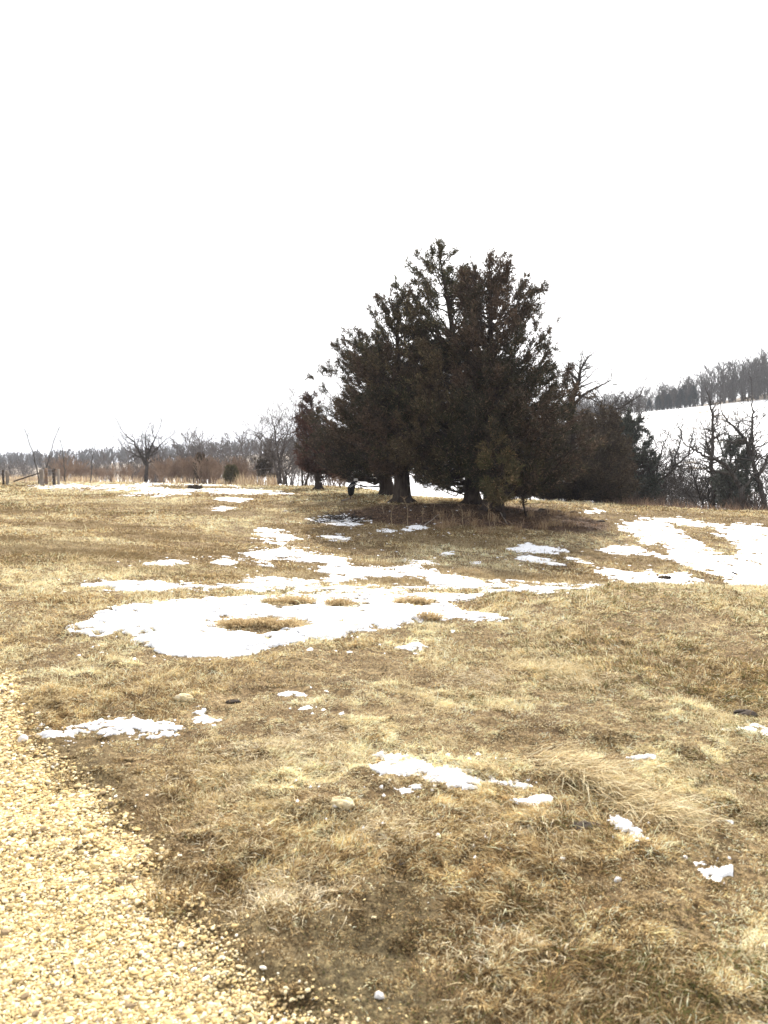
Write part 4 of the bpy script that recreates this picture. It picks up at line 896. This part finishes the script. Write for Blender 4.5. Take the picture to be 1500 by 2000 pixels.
# tall dry grass at the foot of the brush
def edge_grass():
    rng = np.random.default_rng(31); n = 5200; u = rng.uniform(-40, 545, n); Y = rng.uniform(60.5, 66, n)
    dn = fbm(u * .02, Y * .2, 5, 2); k = rng.random(n) < smooth(.35, .6, dn) * .8 + .25 * (u > 460); u, Y = u[k], Y[k]; n = len(u)
    x = (u - 750) / 1500 * Y; z = terrain(x, Y); C = np.array([(.40,.30,.19),(.28,.20,.13),(.52,.42,.28)])[rng.integers(0, 3, n)]
    L = rng.uniform(.3, .8, n) * (1 + .6 * (u > 460)); V, F4, F3, CC = blades(np.stack([x, Y, z], 1), L, np.full(n, .035), rng.uniform(0, 6.28, n), rng.uniform(1.1, 1.5, n), rng.uniform(.7, 1.3, n), rng.uniform(-.5, .5, n), C)
    o = mesh_obj('edge_grass', V, [F4, F3], M_blade, color=CC); tag(o, 'tall dry straw grass at the foot of the brush row', 'grass', kind='stuff')
    n = 2600; u = rng.uniform(1180, 1560, n); Y = rng.uniform(37.5, 41, n); x = (u - 750) / 1500 * Y; z = terrain(x, Y)
    L = rng.uniform(.4, .95, n); C = np.array([(.30,.21,.15),(.2,.14,.10)])[rng.integers(0, 2, n)]
    V, F4, F3, CC = blades(np.stack([x, Y, z], 1), L, np.full(n, .018), rng.uniform(0, 6.28, n), rng.uniform(1.1, 1.5, n), rng.uniform(.7, 1.3, n), rng.uniform(-.5, .5, n), C)
    o = mesh_obj('crest_grass', V, [F4, F3], M_blade, color=CC); tag(o, 'brown dry grass fringe just beyond the crest', 'grass', kind='stuff')
edge_grass()

# far woods that read as one mass
def wood(name, label, spots, P, H, r, rmin, mat, seed):
    rng = np.random.default_rng(seed); pr = []
    for k in range(6):
        (a, b), (c, d) = bare_meshes(*bare_segs(P, 1.0, r / H, 1, seed + k), rmin / H); pr.append(merge([(a, b), (c, d)]))
    out = []
    for i, (u, Y, h) in enumerate(spots):
        V, F = pr[i % 6]; a = rng.uniform(0, 6.28); ca, sa = math.cos(a), math.sin(a); W = V * h
        W = np.stack([W[:, 0] * ca - W[:, 1] * sa, W[:, 0] * sa + W[:, 1] * ca, W[:, 2]], 1) + at(u, Y); out.append((W, F))
    V, F = merge(out); o = mesh_obj(name, V, [F], mat); tag(o, label, 'woodland', kind='stuff')
WP = dict(n=[5, 4, 3], kids=[11, 5, 0], wig=.08, up=.10, tap=.85, lv=2, start=.12, ang=.6, ratio=.45, rr=.5)
sp = []
for i in range(440):
    u = rs.uniform(1090, 1640); Y = 229 + 60 * rs.random() ** 1.6; sp.append((u, Y, np.interp(u, [1090, 1240, 1330, 1400, 1500, 1640], [7.0, 6.5, 8.5, 11.5, 13.5, 14]) * rs.uniform(.5, 1.2)))
wood('ridge_wood', 'grey leafless wood along the snowy ridge top', sp, WP, 10, .16, .05, M_barkg, 200)
sp = [(rs.uniform(-120, 680), rs.uniform(380, 500), rs.uniform(6, 10)) for _ in range(520)]
wood('hill_wood', 'distant blue grey wood on the low hills behind the field', sp, WP, 8, .2, .11, M_barkg, 210)
sp = [(rs.uniform(900, 1250), rs.uniform(150, 200), rs.uniform(6, 9)) for _ in range(60)]
wood('slope_wood', 'grey leafless wood on the lower hillside behind the cedars', sp, WP, 8, .16, .05, M_barkg, 220)

# dark conifers on the ridge
def small_conifer(seed):
    rng = np.random.default_rng(seed); o = empty('ridge_conifer', (0, 0, 0)); V, F = polytube([(0, 0, -.2), (0, 0, 3.5), (0, 0, 7)], [.18, .12, .03], 6); mesh_obj('trunk', V, [F], M_barkd, o)
    n = 5200; h = rng.random(n) ** .8 * 6.3 + .8; lay = (h * 1.4) % 1; R = (7.6 - h) * .46 * (1 - .35 * lay) * (.8 + .4 * hash2(np.floor(h * 1.4), np.zeros(n), seed)); a = rng.uniform(0, 6.28, n); q = np.sqrt(rng.random(n))
    P = np.stack([R * q * np.cos(a), R * q * np.sin(a), h - R * q * .25], 1); d = np.stack([np.cos(a), np.sin(a), rng.normal(.1, .4, n)], 1); d /= np.linalg.norm(d, axis=1)[:, None]
    s_ = np.cross(d, rng.normal(0, 1, (n, 3))); s_ /= np.linalg.norm(s_, axis=1)[:, None]
    V = np.stack([P, P + d * .15 + s_ * .05, P + d * .4, P + d * .15 - s_ * .05], 1).reshape(-1, 3); b = np.arange(n) * 4
    C = np.repeat(np.array([(.035, .045, .046)]) * rng.uniform(.6, 1.4, n)[:, None], 4, axis=0)
    mesh_obj('crown', V, [np.stack([b, b + 1, b + 2, b + 3], 1)], M_leaf, o, color=C); return o
scatter([small_conifer(k) for k in range(3)], [(1264,228,.45),(1281,226,.6),(1292,232,.8),(1301,226,.6),(1312,234,.95),(1325,228,.8),(1333,234,1.05),(1349,230,.8)], 'dark conifer at the edge of the ridge wood above the snowy field', 'conifer', 'dark conifers on the ridge', 9, .9, 1.1)

# ------------------------------------------------------------------ fence
def post(label, u, Y, hpx, wpx, mat):
    b = at(u, Y); s = Y / 1500; h = hpx * s; r = wpx * s * .5; rng = np.random.default_rng(int(u)); t = np.linspace(0, 1, 7)
    P = np.stack([.02 * rng.normal(0, 1, 7) * t, .0 * t, h * t - .1 * (t == 0)], 1); V, F = polytube(P, r * rng.uniform(.93, 1.05, 7), 10)
    V2, F2 = polytube([P[-1], P[-1] + [0, 0, .03]], [r, .004], 10); V, F = merge([(V, F), (V2, F2)])
    o = mesh_obj('fence_post', V, [F], mat, smooth_shade=False); o.location = b; tag(o, label, 'fence post', 'posts of the wire fence'); return b, h
pp = [post('dark thin fence post at the open end of the wire fence', 7, 50, 30, 4, M_woodd), post('short pale fence post beside the thin dark one', 15, 50.3, 28, 6, M_wood), post('thick pale corner post that the diagonal brace meets', 82, 50, 32, 8, M_wood),
      post('dark fence post just beyond the thick pale corner post', 106, 50, 32, 6, M_woodd), post('pale fence post touching the last dark post', 115, 50.4, 31, 5, M_wood), post('brown fence post half hidden behind the corner post', 91, 53, 31, 6, M_twig)]
b0 = at(27, 49.8); b1 = at(80, 49.9); V, F = tubes([b0 + [0, 0, .25]], [b1 + [0, 0, .85]], [.045], [.04], 7)
o = mesh_obj('brace_rail', V, [F], M_woodd, origin=b0); tag(o, 'dark diagonal brace rail leaning against the thick pale corner post', 'fence rail')
fr = empty('wire_fence', at(60, 50)); fo = np.array(fr.location)
for k in range(5):
    us = [-60, 7, 82, 106]; P = [at(uu, 49.85) + [0, 0, .22 + .2 * k] - fo for uu in us]; V, F = polytube(P, [.008] * 4, 4); mesh_obj('wire', V, [F], M_wire, fr)
tag(fr, 'rusty strand wire fence strung between the posts', 'wire fence')

# ------------------------------------------------------------------ black covered thing on a stake
def black_cover():
    b = hit(684.5, 975); s = b[1] / 1500; root = empty('covered_stake', b); _, vb = project(*b)
    V, F = polytube([(0, 0, -.05), (0, 0, (vb - 965) * s)], [.016, .016], 8); mesh_obj('stake', V, [F], M_woodd, root)
    rows = [(968.5, 682.5, 687), (967, 681, 689), (964, 679.8, 691), (960, 679, 692.4), (955, 678.6, 693), (951, 679.4, 693.8), (948, 681, 694.8), (945, 683.6, 696.4), (942, 686.8, 698), (940, 690, 699), (938.8, 692.5, 699)]
    n = 20; an = np.arange(n) * 2 * math.pi / n; Vs = []
    for v, l, r in rows:
        cx = ((l + r) / 2 - 684.5) * s; a = (r - l) / 2 * s; Vs.append(np.stack([cx + a * np.cos(an), .75 * a * np.sin(an), np.full(n, (vb - v) * s)], 1))
    V = np.vstack(Vs); m = len(rows); i, j = np.meshgrid(np.arange(m - 1), np.arange(n), indexing='ij'); A = (i * n + j).ravel(); B = (i * n + (j + 1) % n).ravel()
    V = np.vstack([V, Vs[0].mean(0)[None], Vs[-1].mean(0)[None]]); jj = np.arange(n); T1 = np.stack([np.full(n, m * n), (jj + 1) % n, jj], 1); T2 = np.stack([np.full(n, m * n + 1), (m - 1) * n + jj, (m - 1) * n + (jj + 1) % n], 1)
    mesh_obj('cover', V, [np.stack([A, B, B + n, A + n], 1), T1, T2], M_black, root, smooth_shade=True)
    q = lambda u, v: np.array([(u - 684.5) * s, 0, (vb - v) * s]); yb = -.12
    # white outlined strip across the shoulder
    c = [(683.2, 949.6), (695.6, 941.6), (696.6, 943.6), (684.6, 951.2)]; P = []
    for (uu, vv), yy in zip(c, (-.125, -.075, -.09, -.135)): z = q(uu, vv); z[1] = yy; P.append(z)
    P = np.array(P); V, F = tubes(P, np.roll(P, -1, axis=0), np.full(4, .0075), np.full(4, .0075), 5); mesh_obj('white_outline', V, [F], M_white, root)
    # grey cap on top
    cx0, cx1, z0, z1 = q(691, 939.6), q(699.4, 939.6), q(0, 939.6)[2], q(0, 934.6)[2]; Vs = []
    for z, k in ((z0, 1), (z0 + (z1 - z0) * .3, 1.03), (z0 + (z1 - z0) * .85, .95), (z1, .7)):
        cx = (cx0[0] + cx1[0]) / 2; a = (cx1[0] - cx0[0]) / 2 * k; Vs.append(np.stack([cx + a * np.sign(np.cos(an)) * np.abs(np.cos(an)) ** .5, .6 * a * np.sign(np.sin(an)) * np.abs(np.sin(an)) ** .5, np.full(n, z)], 1))
    V = np.vstack(Vs + [Vs[-1].mean(0)[None]]); m = 4; i, j = np.meshgrid(np.arange(m - 1), np.arange(n), indexing='ij'); A = (i * n + j).ravel(); B = (i * n + (j + 1) % n).ravel()
    mesh_obj('cap', V, [np.stack([A, B, B + n, A + n], 1), np.stack([np.full(n, m * n), (m - 1) * n + jj, (m - 1) * n + (jj + 1) % n], 1)], M_grey, root, smooth_shade=True)
    tag(root, 'black bulging cover with grey top and white outlined strip on a thin stake', 'covered stake')
    b2 = hit(699.5, 956); V, F = polytube([(0, 0, -.05), (-.01, 0, 22 * b2[1] / 1500)], [.02, .014], 6); o = mesh_obj('thin_stake', V, [F], M_woodd); o.location = b2; tag(o, 'thin dark stake just behind the grey top of the black cover', 'stake')
black_cover()

# ------------------------------------------------------------------ haze over the far ground
def haze():
    m, n, out = new_mat('haze'); v = N(n, "ShaderNodeVolumePrincipled"); v.inputs['Color'].default_value = (.86, .9, 1, 1); v.inputs['Density'].default_value = .0003
    v.inputs['Anisotropy'].default_value = .2; n.links.new(v.outputs[0], out.inputs['Volume'])
    lo, hi = (-4600, -4600, -8), (4600, 4600, 60)
    V = np.array([(x, y, z) for x in (lo[0], hi[0]) for y in (lo[1], hi[1]) for z in (lo[2], hi[2])], float)
    F = np.array([(0, 1, 3, 2), (4, 6, 7, 5), (0, 4, 5, 1), (2, 3, 7, 6), (0, 2, 6, 4), (1, 5, 7, 3)])
    o = mesh_obj('haze', V, [F], m); tag(o, 'thin winter haze over the far hills', 'haze', kind='stuff')
haze()
